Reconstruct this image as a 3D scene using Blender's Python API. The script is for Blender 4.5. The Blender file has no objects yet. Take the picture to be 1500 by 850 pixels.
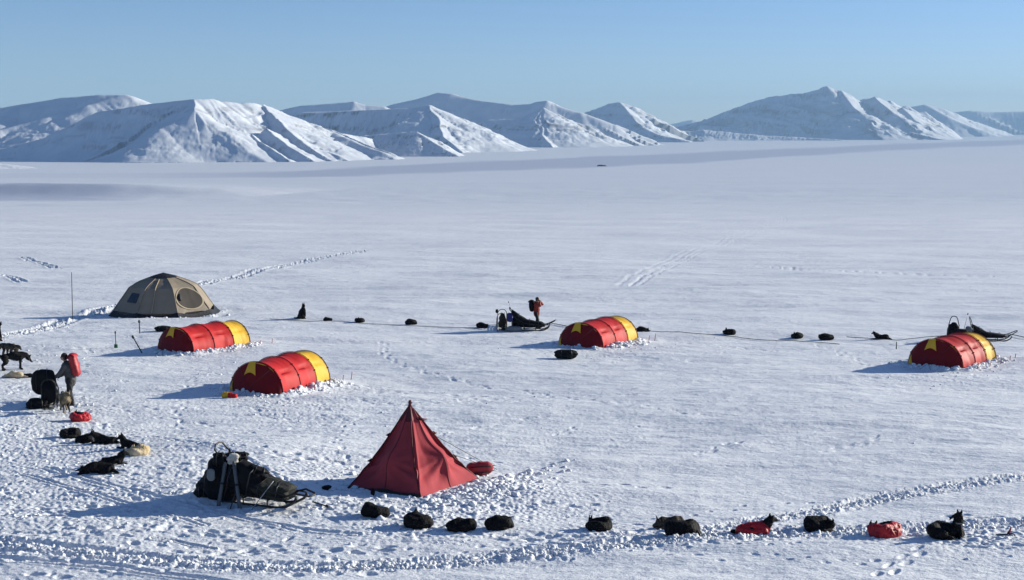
import bpy, bmesh, math, random
import numpy as np
from mathutils import Vector, Matrix, Euler, Quaternion, noise as mnoise

random.seed(7)
rng = np.random.default_rng(11)
PI = math.pi
R = math.radians
scene = bpy.context.scene
col = scene.collection

# ------------------------------------------------------------------ camera model (pixel units of a 1500 x 850 frame)
F = 2000.0
HORIZON = 188.0
PITCH = math.atan((425 - HORIZON) / F)
CAM_H = 7.4
SLOPE = math.tan(PITCH - math.atan(140 / F))      # the camp lies on snow that falls away from the camera
SEA = -52.6
CP, SP = math.cos(PITCH), math.sin(PITCH)


def base_z(x, y):
    a = -SLOPE * np.clip(y, -150, None)
    k = 5.0
    return 0.5 * (a + SEA + np.sqrt((a - SEA) ** 2 + k * k)) - 0.115


def ray(px, py):
    u = (px - 750) / F
    v = (425 - py) / F
    return u, CP + v * SP, -SP + v * CP


def at(px, py):
    """where the sight line through a pixel meets the snow"""
    dx, dy, dz = ray(px, py)
    t = 20.0
    for _ in range(60):
        zz = float(base_z(dx * t, dy * t))
        t2 = (CAM_H - zz) / -dz
        if abs(t2 - t) < 1e-4:
            break
        t = t2
    return dx * t, dy * t


def at_dist(px, py, dist):
    dx, dy, dz = ray(px, py)
    t = dist / dy
    return Vector((dx * t, dist, CAM_H + dz * t))


def project(x, y, z):
    dz = z - CAM_H
    depth = y * CP - dz * SP
    depth = np.where(depth < 0.5, 0.5, depth)
    v = (y * SP + dz * CP) / depth
    return 750 + F * x / depth, 425 - F * v


# ------------------------------------------------------------------ noise (numpy)
def _hash(ix, iy, seed):
    h = (ix.astype(np.int64) * 374761393 + iy.astype(np.int64) * 668265263 + seed * 1442695041) & 0x7FFFFFFF
    h = ((h ^ (h >> 13)) * 1274126177) & 0x7FFFFFFF
    return (h ^ (h >> 16)) & 0xFFFF


def perlin(x, y, seed=0):
    x = np.asarray(x, dtype=np.float64)
    y = np.asarray(y, dtype=np.float64)
    x0 = np.floor(x)
    y0 = np.floor(y)
    fx, fy = x - x0, y - y0
    ux = fx * fx * fx * (fx * (fx * 6 - 15) + 10)
    uy = fy * fy * fy * (fy * (fy * 6 - 15) + 10)

    def g(ix, iy, dx, dy):
        a = _hash(ix, iy, seed) * (2 * PI / 65536.0)
        return np.cos(a) * dx + np.sin(a) * dy
    n00 = g(x0, y0, fx, fy)
    n10 = g(x0 + 1, y0, fx - 1, fy)
    n01 = g(x0, y0 + 1, fx, fy - 1)
    n11 = g(x0 + 1, y0 + 1, fx - 1, fy - 1)
    a = n00 + ux * (n10 - n00)
    b = n01 + ux * (n11 - n01)
    return (a + uy * (b - a)) * 1.5


def fbm(x, y, seed=0, octv=3, gain=0.5):
    s, a, f = 0, 1.0, 1.0
    for i in range(octv):
        s = s + a * perlin(x * f, y * f, seed + i * 17)
        a *= gain
        f *= 2.03
    return s


def ss(a, b, x):
    t = np.clip((x - a) / (b - a), 0, 1)
    return t * t * (3 - 2 * t)


# ------------------------------------------------------------------ materials
def nodes(name):
    m = bpy.data.materials.new(name)
    m.use_nodes = True
    nt = m.node_tree
    b = nt.nodes['Principled BSDF']
    return m, nt, b


def mat(name, color, rough=0.6, spec=0.4, metal=0.0, var=0.0, scale=6.0, bump=0.0, bscale=30.0, trans=0.0, color2=None, sheen=0.0):
    m, nt, b = nodes(name)
    b.inputs['Base Color'].default_value = (*color, 1)
    b.inputs['Roughness'].default_value = rough
    b.inputs['Specular IOR Level'].default_value = spec
    b.inputs['Metallic'].default_value = metal
    if sheen:
        b.inputs['Sheen Weight'].default_value = sheen
    tc = nt.nodes.new('ShaderNodeTexCoord')
    if var or color2:
        n = nt.nodes.new('ShaderNodeTexNoise')
        n.inputs['Scale'].default_value = scale
        n.inputs['Detail'].default_value = 4
        nt.links.new(tc.outputs['Object'], n.inputs['Vector'])
        r = nt.nodes.new('ShaderNodeValToRGB')
        c2 = color2 or tuple(max(0, c * (1 - var)) for c in color)
        c1 = color if color2 else tuple(min(1, c * (1 + var)) for c in color)
        r.color_ramp.elements[0].position = 0.35
        r.color_ramp.elements[1].position = 0.65
        r.color_ramp.elements[0].color = (*c2, 1)
        r.color_ramp.elements[1].color = (*c1, 1)
        nt.links.new(n.outputs['Fac'], r.inputs['Fac'])
        nt.links.new(r.outputs['Color'], b.inputs['Base Color'])
        colsock = r.outputs['Color']
    else:
        colsock = None
    if bump:
        n2 = nt.nodes.new('ShaderNodeTexNoise')
        n2.inputs['Scale'].default_value = bscale
        n2.inputs['Detail'].default_value = 3
        nt.links.new(tc.outputs['Object'], n2.inputs['Vector'])
        bp = nt.nodes.new('ShaderNodeBump')
        bp.inputs['Strength'].default_value = 1.0
        bp.inputs['Distance'].default_value = bump
        nt.links.new(n2.outputs['Fac'], bp.inputs['Height'])
        nt.links.new(bp.outputs['Normal'], b.inputs['Normal'])
    if trans:
        out = nt.nodes['Material Output']
        tr = nt.nodes.new('ShaderNodeBsdfTranslucent')
        tr.inputs['Color'].default_value = (*color, 1)
        if colsock:
            nt.links.new(colsock, tr.inputs['Color'])
        mx = nt.nodes.new('ShaderNodeMixShader')
        mx.inputs['Fac'].default_value = trans
        nt.links.new(b.outputs['BSDF'], mx.inputs[1])
        nt.links.new(tr.outputs['BSDF'], mx.inputs[2])
        nt.links.new(mx.outputs['Shader'], out.inputs['Surface'])
    return m


M = {}
M['fur_black'] = mat('black fur', (0.0065, 0.0058, 0.0065), 0.75, 0.15, var=0.5, scale=14, bump=0.012, bscale=45)
M['fur_grey'] = mat('grey brown fur', (0.085, 0.07, 0.055), 0.85, 0.15, color2=(0.03, 0.026, 0.022), scale=7, bump=0.012, bscale=45)
M['fur_tan'] = mat('tan and grey fur', (0.30, 0.235, 0.145), 0.85, 0.15, color2=(0.035, 0.03, 0.027), scale=5, bump=0.012, bscale=45)
M['fur_cream'] = mat('cream fur', (0.62, 0.52, 0.37), 0.85, 0.15, color2=(0.5, 0.37, 0.2), scale=4, bump=0.012, bscale=45)
M['fur_pale'] = mat('pale chest fur', (0.45, 0.38, 0.28), 0.85, 0.15, var=0.2, bump=0.01)
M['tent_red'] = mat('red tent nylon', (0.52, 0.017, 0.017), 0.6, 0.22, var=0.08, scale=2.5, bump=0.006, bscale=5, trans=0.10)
M['tent_red_shaded'] = mat('shaded red tent nylon', (0.17, 0.003, 0.007), 0.6, 0.2, var=0.08, scale=2.5, bump=0.01, bscale=5, trans=0.06)  # red canopy nylon, darkened: shade of the door end put into the colour
M['tent_yellow'] = mat('yellow tent nylon', (0.80, 0.46, 0.040), 0.6, 0.22, var=0.06, scale=2.5, bump=0.006, bscale=5, trans=0.10)
M['sleeve'] = mat('dark pole sleeve', (0.15, 0.009, 0.011), 0.6)
M['pyr'] = mat('faded red canvas', (0.38, 0.052, 0.062), 0.75, 0.15, var=0.07, scale=2.0, bump=0.008, bscale=7, trans=0.03)
M['pyr_cap'] = mat('dark maroon canvas', (0.10, 0.010, 0.016), 0.65)
M['valance'] = mat('dark green black valance', (0.012, 0.016, 0.013), 0.7)
M['beige'] = mat('beige canvas', (0.31, 0.255, 0.19), 0.7, 0.25, var=0.07, scale=1.4, bump=0.012, bscale=5, trans=0.12)
M['beige_light'] = mat('pale beige canvas trim', (0.42, 0.34, 0.23), 0.7, 0.25, trans=0.05)
M['skirt'] = mat('black tent skirt', (0.010, 0.010, 0.014), 0.6, bump=0.02, bscale=5)
M['win'] = mat('dark tinted clear vinyl', (0.010, 0.016, 0.028), 0.25, 0.5)
M['dark_cloth'] = mat('dark navy black cloth', (0.0042, 0.0042, 0.0065), 0.8, 0.2, var=0.3, scale=5, bump=0.03, bscale=6)
M['green_cloth'] = mat('dark green camouflage cloth', (0.018, 0.019, 0.012), 0.8, color2=(0.008, 0.009, 0.008), scale=9, bump=0.05, bscale=7)
M['blue_cloth'] = mat('deep blue cloth', (0.012, 0.016, 0.12), 0.6, bump=0.02, bscale=8)
M['red_cloth'] = mat('bright red dog coat cloth', (0.40, 0.006, 0.014), 0.55, var=0.15, scale=6, bump=0.02, bscale=9)
M['red_jacket'] = mat('brick red jacket cloth', (0.25, 0.026, 0.014), 0.6, var=0.12, scale=6, bump=0.02, bscale=14)
M['red_pack'] = mat('red pack cloth', (0.36, 0.018, 0.022), 0.5, var=0.1, scale=5, bump=0.02, bscale=9)
M['grey_jacket'] = mat('pale grey jacket cloth', (0.065, 0.065, 0.065), 0.7, var=0.12, scale=6, bump=0.02, bscale=14)
M['grey_bag'] = mat('grey cloth', (0.17, 0.19, 0.20), 0.7, var=0.15, bump=0.02)
M['trouser'] = mat('black trousers cloth', (0.010, 0.010, 0.012), 0.7, var=0.2, bump=0.02, bscale=14)
M['skin'] = mat('skin', (0.45, 0.24, 0.16), 0.5, var=0.1, scale=20)
M['hair'] = mat('dark hat wool', (0.022, 0.016, 0.012), 0.8, bump=0.01)
M['wood'] = mat('varnished ash wood', (0.26, 0.15, 0.075), 0.5, var=0.25, scale=12)
M['dark_wood'] = mat('dark sled frame', (0.022, 0.017, 0.015), 0.5, var=0.25, scale=12)
M['metal'] = mat('grey aluminium', (0.35, 0.36, 0.38), 0.4, 0.5, metal=0.6)
M['ski'] = mat('grey ski base', (0.07, 0.085, 0.10), 0.4, 0.4)
M['rope'] = mat('dark rope', (0.02, 0.019, 0.022), 0.8)
M['black'] = mat('black plastic', (0.01, 0.01, 0.011), 0.45)
M['green'] = mat('green plastic', (0.02, 0.16, 0.05), 0.45)
M['red_plastic'] = mat('red peg', (0.28, 0.015, 0.015), 0.45)
M['white_fluff'] = mat('off white fleece', (0.55, 0.52, 0.46), 0.9, var=0.15, bump=0.02)
M['brown_cloth'] = mat('dark brown cloth', (0.03, 0.02, 0.014), 0.75, 0.2, var=0.3, scale=6, bump=0.02, bscale=8)
M['rock'] = mat('dark rock', (0.03, 0.03, 0.033), 0.8, var=0.3)


# ------------------------------------------------------------------ mesh builder
class MB:
    def __init__(self):
        self.v, self.f = [], []

    def add(self, verts, faces):
        n = len(self.v)
        self.v += [tuple(p) for p in verts]
        self.f += [tuple(i + n for i in f) for f in faces]

    def box(self, c, s, rot=None):
        """box with chamfered vertical look: simple 8-corner box, optionally rotated"""
        hx, hy, hz = s[0] / 2, s[1] / 2, s[2] / 2
        pts = [Vector((sx * hx, sy * hy, sz * hz)) for sx in (-1, 1) for sy in (-1, 1) for sz in (-1, 1)]
        if rot is not None:
            pts = [rot @ p for p in pts]
        c = Vector(c)
        self.add([c + p for p in pts], [(0, 1, 3, 2), (4, 6, 7, 5), (0, 4, 5, 1), (2, 3, 7, 6), (0, 2, 6, 4), (1, 5, 7, 3)])

    def tube(self, pts, r, n=8, flat=1.0):
        pts = [Vector(p) for p in pts]
        rs = r if isinstance(r, (list, tuple)) else [r] * len(pts)
        rings = []
        up = Vector((0, 0, 1))
        prev = None
        for i, p in enumerate(pts):
            t = (pts[min(i + 1, len(pts) - 1)] - pts[max(i - 1, 0)]).normalized()
            if prev is None:
                a = t.cross(up)
                if a.length < 1e-3:
                    a = Vector((1, 0, 0))
                a.normalize()
            else:
                a = prev - t * prev.dot(t)
                a.normalize()
            prev = a
            b = t.cross(a)
            rings.append([p + a * math.cos(2 * PI * k / n) * rs[i] + b * math.sin(2 * PI * k / n) * rs[i] * flat for k in range(n)])
        v = [q for ring in rings for q in ring]
        f = []
        for i in range(len(pts) - 1):
            for k in range(n):
                f.append((i * n + k, i * n + (k + 1) % n, (i + 1) * n + (k + 1) % n, (i + 1) * n + k))
        f.append(tuple(range(n))[::-1])
        f.append(tuple((len(pts) - 1) * n + k for k in range(n)))
        self.add(v, f)

    def capsule(self, p, q, r0, r1, n=12, m=4):
        """closed tapered capsule"""
        p, q = Vector(p), Vector(q)
        d = q - p
        L = d.length
        t = d.normalized() if L > 1e-6 else Vector((0, 0, 1))
        a = t.cross(Vector((0.3, 0.2, 1))).normalized()
        b = t.cross(a)
        prof = []
        for i in range(m + 1):
            an = -PI / 2 + (PI / 2) * i / m
            prof.append((math.sin(an) * r0, math.cos(an) * r0))
        for i in range(m + 1):
            an = (PI / 2) * i / m
            prof.append((L + math.sin(an) * r1, math.cos(an) * r1))
        v, f = [p - t * r0], []
        body = prof[1:-1]
        for h, rr in body:
            for k in range(n):
                an = 2 * PI * k / n
                v.append(p + t * h + (a * math.cos(an) + b * math.sin(an)) * rr)
        v.append(q + t * r1)
        nb = len(body)
        for k in range(n):
            f.append((0, 1 + (k + 1) % n, 1 + k))
        for i in range(nb - 1):
            for k in range(n):
                f.append((1 + i * n + k, 1 + i * n + (k + 1) % n, 1 + (i + 1) * n + (k + 1) % n, 1 + (i + 1) * n + k))
        e = len(v) - 1
        for k in range(n):
            f.append((e, 1 + (nb - 1) * n + k, 1 + (nb - 1) * n + (k + 1) % n))
        self.add(v, f)

    def chain(self, pts, rs):
        for i in range(len(pts) - 1):
            self.capsule(pts[i], pts[i + 1], rs[i], rs[i + 1])

    def ball(self, c, r, sc=(1, 1, 1), n=14, m=9, rot=None):
        c = Vector(c)
        v, f = [], []
        pts = [Vector((0, 0, -r * sc[2]))]
        for i in range(1, m):
            a = -PI / 2 + PI * i / m
            for k in range(n):
                pts.append(Vector((math.cos(a) * math.cos(2 * PI * k / n) * r * sc[0], math.cos(a) * math.sin(2 * PI * k / n) * r * sc[1], math.sin(a) * r * sc[2])))
        pts.append(Vector((0, 0, r * sc[2])))
        for k in range(n):
            f.append((0, 1 + (k + 1) % n, 1 + k))
        for i in range(m - 2):
            for k in range(n):
                f.append((1 + i * n + k, 1 + i * n + (k + 1) % n, 1 + (i + 1) * n + (k + 1) % n, 1 + (i + 1) * n + k))
        e = len(pts) - 1
        for k in range(n):
            f.append((e, 1 + (m - 2) * n + k, 1 + (m - 2) * n + (k + 1) % n))
        if rot is not None:
            pts = [rot @ p for p in pts]
        self.add([c + p for p in pts], f)

    def grid(self, fn, nu, nv):
        v = [fn(i / nu, j / nv) for i in range(nu + 1) for j in range(nv + 1)]
        f = []
        for i in range(nu):
            for j in range(nv):
                a = i * (nv + 1) + j
                f.append((a, a + 1, a + nv + 2, a + nv + 1))
        self.add(v, f)

    def loft(self, secs, cap=True):
        n = len(secs[0])
        v = [p for s in secs for p in s]
        f = []
        for i in range(len(secs) - 1):
            for k in range(n):
                f.append((i * n + k, i * n + (k + 1) % n, (i + 1) * n + (k + 1) % n, (i + 1) * n + k))
        if cap:
            f.append(tuple(range(n))[::-1])
            f.append(tuple((len(secs) - 1) * n + k for k in range(n)))
        self.add(v, f)

    def mesh(self, name):
        me = bpy.data.meshes.new(name)
        me.from_pydata([tuple(p) for p in self.v], [], self.f)
        bm = bmesh.new()
        bm.from_mesh(me)
        bmesh.ops.recalc_face_normals(bm, faces=bm.faces)
        bm.to_mesh(me)
        bm.free()
        return me

    def build(self, name, m, parent=None, smooth=True, loc=None):
        me = self.mesh(name)
        return link(name, me, m, parent, smooth, loc)

    def remesh(self, name, m, parent=None, voxel=0.014, fur=0.0, fscale=18.0, smooth_it=2, loc=None, warp=0.0, seed=0.0):
        me = self.mesh(name + '_tmp')
        o = bpy.data.objects.new('tmp', me)
        col.objects.link(o)
        md = o.modifiers.new('r', 'REMESH')
        md.mode = 'VOXEL'
        md.voxel_size = voxel
        if smooth_it:
            sm = o.modifiers.new('s', 'SMOOTH')
            sm.iterations = smooth_it
            sm.factor = 0.5
        dg = bpy.context.evaluated_depsgraph_get()
        res = bpy.data.meshes.new_from_object(o.evaluated_get(dg))
        bpy.data.objects.remove(o)
        bpy.data.meshes.remove(me)
        if warp:
            for v in res.vertices:
                q = v.co * 3.2 + Vector((seed, seed * 1.7, 0))
                v.co = v.co + mnoise.noise_vector(q) * warp * min(1.0, v.co.z * 6)
        if fur:
            nrm = [v.normal.copy() for v in res.vertices]
            for v, nn in zip(res.vertices, nrm):
                p = v.co * fscale
                d = mnoise.noise(p) * 0.6 + mnoise.noise(p * 2.3) * 0.4
                v.co = v.co + nn * d * fur
        res.name = name
        res.materials.clear()
        return link(name, res, m, parent, True, loc)


def link(name, me, m, parent=None, smooth=True, loc=None):
    o = bpy.data.objects.new(name, me)
    col.objects.link(o)
    if m is not None and not me.materials:
        me.materials.append(m)
    if smooth:
        me.polygons.foreach_set('use_smooth', [True] * len(me.polygons))
    if parent is not None:
        o.parent = parent
    if loc is not None:
        o.location = loc
    return o


def crease(o, deg=35):
    me = o.data
    bm = bmesh.new()
    bm.from_mesh(me)
    for e in bm.edges:
        if len(e.link_faces) == 2 and e.calc_face_angle(0) > R(deg):
            e.smooth = False
    bm.to_mesh(me)
    bm.free()
    return o


def tag(o, label, cat, group=None, kind=None):
    o['label'] = label
    if cat:
        o['category'] = cat
    if group:
        o['group'] = group
    if kind:
        o['kind'] = kind
    return o


def thing(name, label, cat, loc=(0, 0, 0), rz=0.0, sc=1.0, group=None):
    o = bpy.data.objects.new(name, None)
    o.empty_display_size = 0.2
    col.objects.link(o)
    o.location = loc
    o.rotation_euler = (0, 0, rz)
    o.scale = (sc, sc, sc)
    return tag(o, label, cat, group)


def kids(o):
    return [c for c in bpy.data.objects if c.parent is o]


def copy_tree(o, parent=None):
    c = o.copy()
    col.objects.link(c)
    if parent is not None:
        c.parent = parent
    for ch in kids(o):
        copy_tree(ch, c)
    return c
# ================================================================== TERRAIN: snow sheet from the camp to the far fjord
TENTS = [  # pixel of the base centre, axis angle
    (301, 511, 60), (413, 568, 71), (878, 504, 61), (1396, 533, 50)]
TENT_L, TENT_W, TENT_H = 4.0, 2.25, 1.27
PYR = [at(508, 716), at(617, 730), at(702, 702)]
PYR_C = ((PYR[0][0] + PYR[2][0]) / 2, (PYR[0][1] + PYR[2][1]) / 2)
DOME = at(241, 461)


def poly_dist(X, Y, pts):
    """distance, side sign and along-distance to a polyline"""
    best = np.full(X.shape, 1e9)
    side = np.zeros(X.shape)
    along = np.zeros(X.shape)
    acc = 0
    for (x0, y0), (x1, y1) in zip(pts[:-1], pts[1:]):
        dx, dy = x1 - x0, y1 - y0
        L2 = dx * dx + dy * dy
        t = np.clip(((X - x0) * dx + (Y - y0) * dy) / L2, 0, 1)
        ex, ey = X - (x0 + t * dx), Y - (y0 + t * dy)
        d = np.hypot(ex, ey)
        m = d < best
        best = np.where(m, d, best)
        side = np.where(m, np.sign(dx * ey - dy * ex), side)
        along = np.where(m, acc + t * math.sqrt(L2), along)
        acc += math.sqrt(L2)
    return best, side, along


def spline(pts, n=6):
    out = []
    P = [pts[0]] + list(pts) + [pts[-1]]
    for i in range(1, len(P) - 2):
        for k in range(n):
            t = k / n
            a, b, c, d = P[i - 1], P[i], P[i + 1], P[i + 2]
            out.append(tuple(0.5 * (2 * b[j] + (c[j] - a[j]) * t + (2 * a[j] - 5 * b[j] + 4 * c[j] - d[j]) * t * t + (3 * b[j] - a[j] - 3 * c[j] + d[j]) * t ** 3) for j in range(2)))
    out.append(tuple(pts[-1]))
    return out


TRACK_MAIN = [(-60, 793), (60, 803), (160, 813), (260, 821), (360, 827), (460, 828), (560, 824), (660, 817), (760, 809), (860, 801), (960, 794), (1060, 788), (1160, 783), (1260, 779), (1380, 776), (1540, 770)]
TRACK_BRANCH = [(1000, 782), (1060, 770), (1120, 758), (1190, 746), (1260, 732), (1340, 720), (1430, 708), (1540, 696)]
TRACK_FAR = [(-60, 505), (0, 492), (45, 484), (90, 473), (130, 462), (170, 451), (230, 435), (300, 415), (360, 402), (430, 385), (480, 377), (546, 366)]
TRACKS = [  # pixels, half width m, groove depth, rubble
    (TRACK_MAIN, 0.40, 0.075, 0.105), (TRACK_BRANCH, 0.38, 0.06, 0.085), (TRACK_FAR, 0.75, 0.10, 0.16),
    ([(-40, 814), (100, 826), (220, 838), (330, 856)], 0.18, 0.07, 0.03),
    ([(60, 690), (150, 715), (240, 738), (330, 756), (430, 776), (520, 783)], 0.14, 0.05, 0.02),
    ([(30, 700), (130, 728), (220, 752), (300, 772)], 0.12, 0.05, 0.02),
    ([(225, 790), (270, 795), (312, 801)], 0.08, 0.06, 0.0),
    ([(28, 377), (52, 384), (84, 393)], 0.45, 0.13, 0.12), ([(-30, 402), (8, 406), (32, 412)], 0.45, 0.13, 0.12),
    ([(915, 415), (985, 380), (1040, 360), (1100, 338), (1150, 322), (1135, 310)], 0.7, 0.03, 0.015),
    ([(930, 415), (1002, 381), (1060, 359), (1120, 339)], 0.5, 0.03, 0.012),
    ([(1090, 390), (1170, 394), (1300, 400), (1450, 406)], 0.35, 0.07, 0.0),
    ([(420, 720), (380, 690), (300, 660), (220, 640)], 0.12, 0.03, 0.02)]

CHURN = [(40, 640, 140, 110, .7), (90, 740, 200, 60, .62), (250, 560, 120, 50, .5), (60, 510, 90, 26, .8), (260, 690, 120, 50, .5), (420, 590, 110, 26, .6),
         (300, 519, 100, 10, .8), (880, 514, 95, 12, .8), (1400, 548, 85, 14, .8), (640, 735, 150, 24, 1.0), (745, 715, 60, 18, 1.0), (500, 700, 90, 25, .6),
         (250, 800, 350, 40, .25), (620, 776, 110, 12, .7), (900, 785, 120, 16, .6), (1000, 787, 60, 14, .7), (1130, 780, 90, 14, .7), (1290, 785, 90, 13, .7),
         (1440, 790, 80, 18, .8), (700, 640, 220, 60, .2), (560, 475, 300, 5, .4), (1180, 492, 200, 6, .4), (750, 481, 60, 7, .6), (140, 650, 70, 30, .8),
         (1000, 470, 300, 30, .12), (1050, 620, 200, 40, .12), (90, 600, 70, 40, .8), (480, 570, 40, 12, .8), (370, 512, 25, 8, .8)]


def churn_map(U, V):
    k = np.zeros(U.shape)
    for cx, cy, sx, sy, w in CHURN:
        k = np.maximum(k, w * np.exp(-0.5 * (((U - cx) / sx) ** 2 + ((V - cy) / sy) ** 2)))
    return k


# ---- polar sheet
th_f = np.linspace(R(-25), R(25), 1720)
th_c = np.concatenate([np.linspace(R(-180), R(-25), 120)[:-1], th_f, np.linspace(R(25), R(180), 120)[1:]])
rr = list(np.geomspace(1.0, 22.0, 26)[:-1])
r = 22.0
while r < 16000:
    rr.append(r)
    h = CAM_H if r < 900 else 60.0
    s = min(0.52 * r * r / (h * 1365), 0.035 * r)
    if r > 130:
        s = min(max(s, 1.0) * 1.0, 0.02 * r)
    r += s
rad = np.array(rr)
TH, RD = np.meshgrid(th_c, rad)       # rows = radius
GX, GY = RD * np.sin(TH), RD * np.cos(TH)
GZ = base_z(GX, GY)
GU, GV = project(GX, GY, GZ)
front = (GY > 5) & (np.abs(TH) < R(27))
GU = np.where(front, GU, -4000)
GV = np.where(front, GV, 4000)
dth = th_f[1] - th_f[0]


def fade(lam):
    """keep a wave only where the sheet is fine enough to carry it"""
    dr = np.gradient(rad)[:, None] * np.ones_like(TH)
    return 1 - ss(0.25, 0.6, dr / lam)


K = churn_map(GU, GV)
lowfreq = 0.5 + 0.5 * fbm(GX * 0.08, GY * 0.08, 3, 3)
# broad swells and wind-carved ripples
Z = 0.12 * fbm(GX / 22, GY / 9, 21, 3) * fade(6)
ax = GX * math.cos(0.12) + GY * math.sin(0.12)
ay = -GX * math.sin(0.12) + GY * math.cos(0.12)
sast = (1 - np.abs(perlin(ax / 4.5, ay / 1.8, 31))) ** 2
Z += 0.075 * sast * lowfreq * fade(1.2)
Z += 0.022 * fbm(ax / 1.3, ay / 0.5, 37, 2) * np.clip(lowfreq + 0.25, 0.2, 1.3) * fade(0.5)
Z += 0.16 * fbm(ax / 14, ay / 6, 41, 2) * fade(4)
Z += 0.20 * np.maximum(0, perlin(ax / 9, ay / 3.2, 45) - 0.15) * fade(2.6)
farm = ss(90, 220, RD)
Z += farm * 0.45 * fbm(ax / 40, ay / 25, 47, 2) * fade(30)
Z += ss(300, 900, RD) * 1.3 * fbm(ax / 420, ay / 120, 51, 2) * (1 - 0.8 * ss(1000, 2500, RD))
# trampled snow
lump = np.abs(perlin(GX / 0.40, GY / 0.34, 61)) * 1.0 + 0.6 * np.abs(perlin(GX / 0.19, GY / 0.19, 63))
patch = ss(-0.05, 0.75, fbm(GX / 1.5, GY / 1.5, 65, 3) + 0.5 * (K - 0.5))
Z += K * patch * 0.092 * (lump - 0.45) * fade(0.55)
Z += K * 0.035 * perlin(GX / 0.11, GY / 0.11, 67) * fade(0.3)

# the drift on the left, far down the slope
far_l = [at(px, py) for px, py in ((-400, 279), (-100, 281), (120, 284), (300, 286), (450, 288))]
d_, s_, a_ = poly_dist(GX, GY, far_l)
taper = np.clip(1 - a_ / (a_.max() * 0.94), 0, 1) ** 0.5
Z += 9.0 * np.exp(-(np.where(s_ > 0, d_ / 150, d_ / 42)) ** 2) * ss(0, 0.6, taper) * ss(400, 600, RD)

# tracks
for pts, hw, dep, rub in TRACKS:
    W = spline([at(*p) for p in pts])
    xs = [p[0] for p in W]
    ys = [p[1] for p in W]
    i0 = np.searchsorted(rad, min(np.hypot(xs, ys)) - 4)
    i1 = min(len(rad), np.searchsorted(rad, max(np.hypot(xs, ys)) + 6))
    sl = np.s_[i0:i1, 100:-100]
    X, Y = GX[sl], GY[sl]
    d, s, a = poly_dist(X, Y, W)
    m = np.exp(-(d / (hw * 1.25)) ** 4)
    sd = d * s
    wob = 0.12 * perlin(a / 1.3, a * 0 + 3.3, 71)
    groove = np.exp(-((sd - hw * 0.72 + wob) / (hw * 0.28)) ** 2) + np.exp(-((sd + hw * 0.72 + wob) / (hw * 0.28)) ** 2)
    brk = 0.55 + 0.45 * perlin(a / 0.9, sd * 2, 73)
    z = -dep * groove * (0.7 + 0.5 * brk)
    z += rub * m * np.maximum(0, np.abs(perlin(X / 0.24, Y / 0.19, 75)) + 0.7 * np.abs(perlin(X / 0.09, Y / 0.09, 77)) - 0.28) * np.clip(brk + 0.3, 0, 1.4)
    z += 0.35 * dep * np.exp(-((d - hw * 1.25) / (hw * 0.3)) ** 2) * np.clip(0.4 + brk, 0, 1.4)
    Z[sl] += z * (fade(0.5)[sl] if hw < 0.5 and min(ys) < 60 else 1.0)

# snow banked against the tents
BERMS = []


def rect_dist(X, Y, cx, cy, ang, hl, hw):
    c, s = math.cos(ang), math.sin(ang)
    lx = (X - cx) * c + (Y - cy) * s
    ly = -(X - cx) * s + (Y - cy) * c
    qx, qy = np.abs(lx) - hl, np.abs(ly) - hw
    return np.hypot(np.maximum(qx, 0), np.maximum(qy, 0)) + np.minimum(np.maximum(qx, qy), 0)


def berm(cx, cy, ang, hl, hw, h, w, off=0.1):
    BERMS.append((cx, cy, ang, hl, hw, w))
    rmin, rmax = math.hypot(cx, cy) - 6, math.hypot(cx, cy) + 6
    i0, i1 = np.searchsorted(rad, rmin), np.searchsorted(rad, rmax)
    t = math.atan2(cx, cy)
    j0, j1 = np.searchsorted(th_c, t - 6 / rmin), np.searchsorted(th_c, t + 6 / rmin)
    sl = np.s_[i0:i1, j0:j1]
    X, Y = GX[sl], GY[sl]
    d = rect_dist(X, Y, cx, cy, ang, hl, hw)
    Z[sl] *= 1 - 0.85 * (1 - ss(0.2, 1.6, d))
    b = np.exp(-((d - off - w * 0.35) / w) ** 2) * (0.45 + 0.55 * ss(-0.4, 0.5, perlin(X / 0.7, Y / 0.7, 81)))
    b *= 0.65 + 0.6 * np.abs(perlin(X / 0.25, Y / 0.25, 83))
    Z[sl] += h * b * (d > -0.25)


for (px, py, a) in TENTS:
    cx, cy = at(px, py)
    berm(cx, cy, R(a), TENT_L / 2, TENT_W / 2, 0.22, 0.40)
ang_p = math.atan2(PYR[2][1] - PYR[1][1], PYR[2][0] - PYR[1][0])
hl_p = math.hypot(PYR[2][1] - PYR[1][1], PYR[2][0] - PYR[1][0]) / 2
hw_p = math.hypot(PYR[0][1] - PYR[1][1], PYR[0][0] - PYR[1][0]) / 2
berm(PYR_C[0], PYR_C[1], ang_p, hl_p, hw_p, 0.03, 0.42, 0.12)
berm(DOME[0], DOME[1], 0, 2.7, 2.7, 0.12, 0.4, 0.3)

# footprints: boots and paws
def stamp(x, y, ang, la, lb, dep):
    rr_, t = math.hypot(x, y), math.atan2(x, y)
    w = 2.3 * la
    i0, i1 = np.searchsorted(rad, rr_ - w), np.searchsorted(rad, rr_ + w)
    j0, j1 = np.searchsorted(th_c, t - w / rr_), np.searchsorted(th_c, t + w / rr_)
    if i1 <= i0 or j1 <= j0:
        return
    X, Y = GX[i0:i1, j0:j1] - x, GY[i0:i1, j0:j1] - y
    c, s = math.cos(ang), math.sin(ang)
    q = ((X * c + Y * s) / la) ** 2 + ((-X * s + Y * c) / lb) ** 2
    Z[i0:i1, j0:j1] += -dep * np.exp(-q ** 1.6) + 0.14 * dep * np.exp(-((np.sqrt(q) - 1.45) / 0.3) ** 2)


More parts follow.
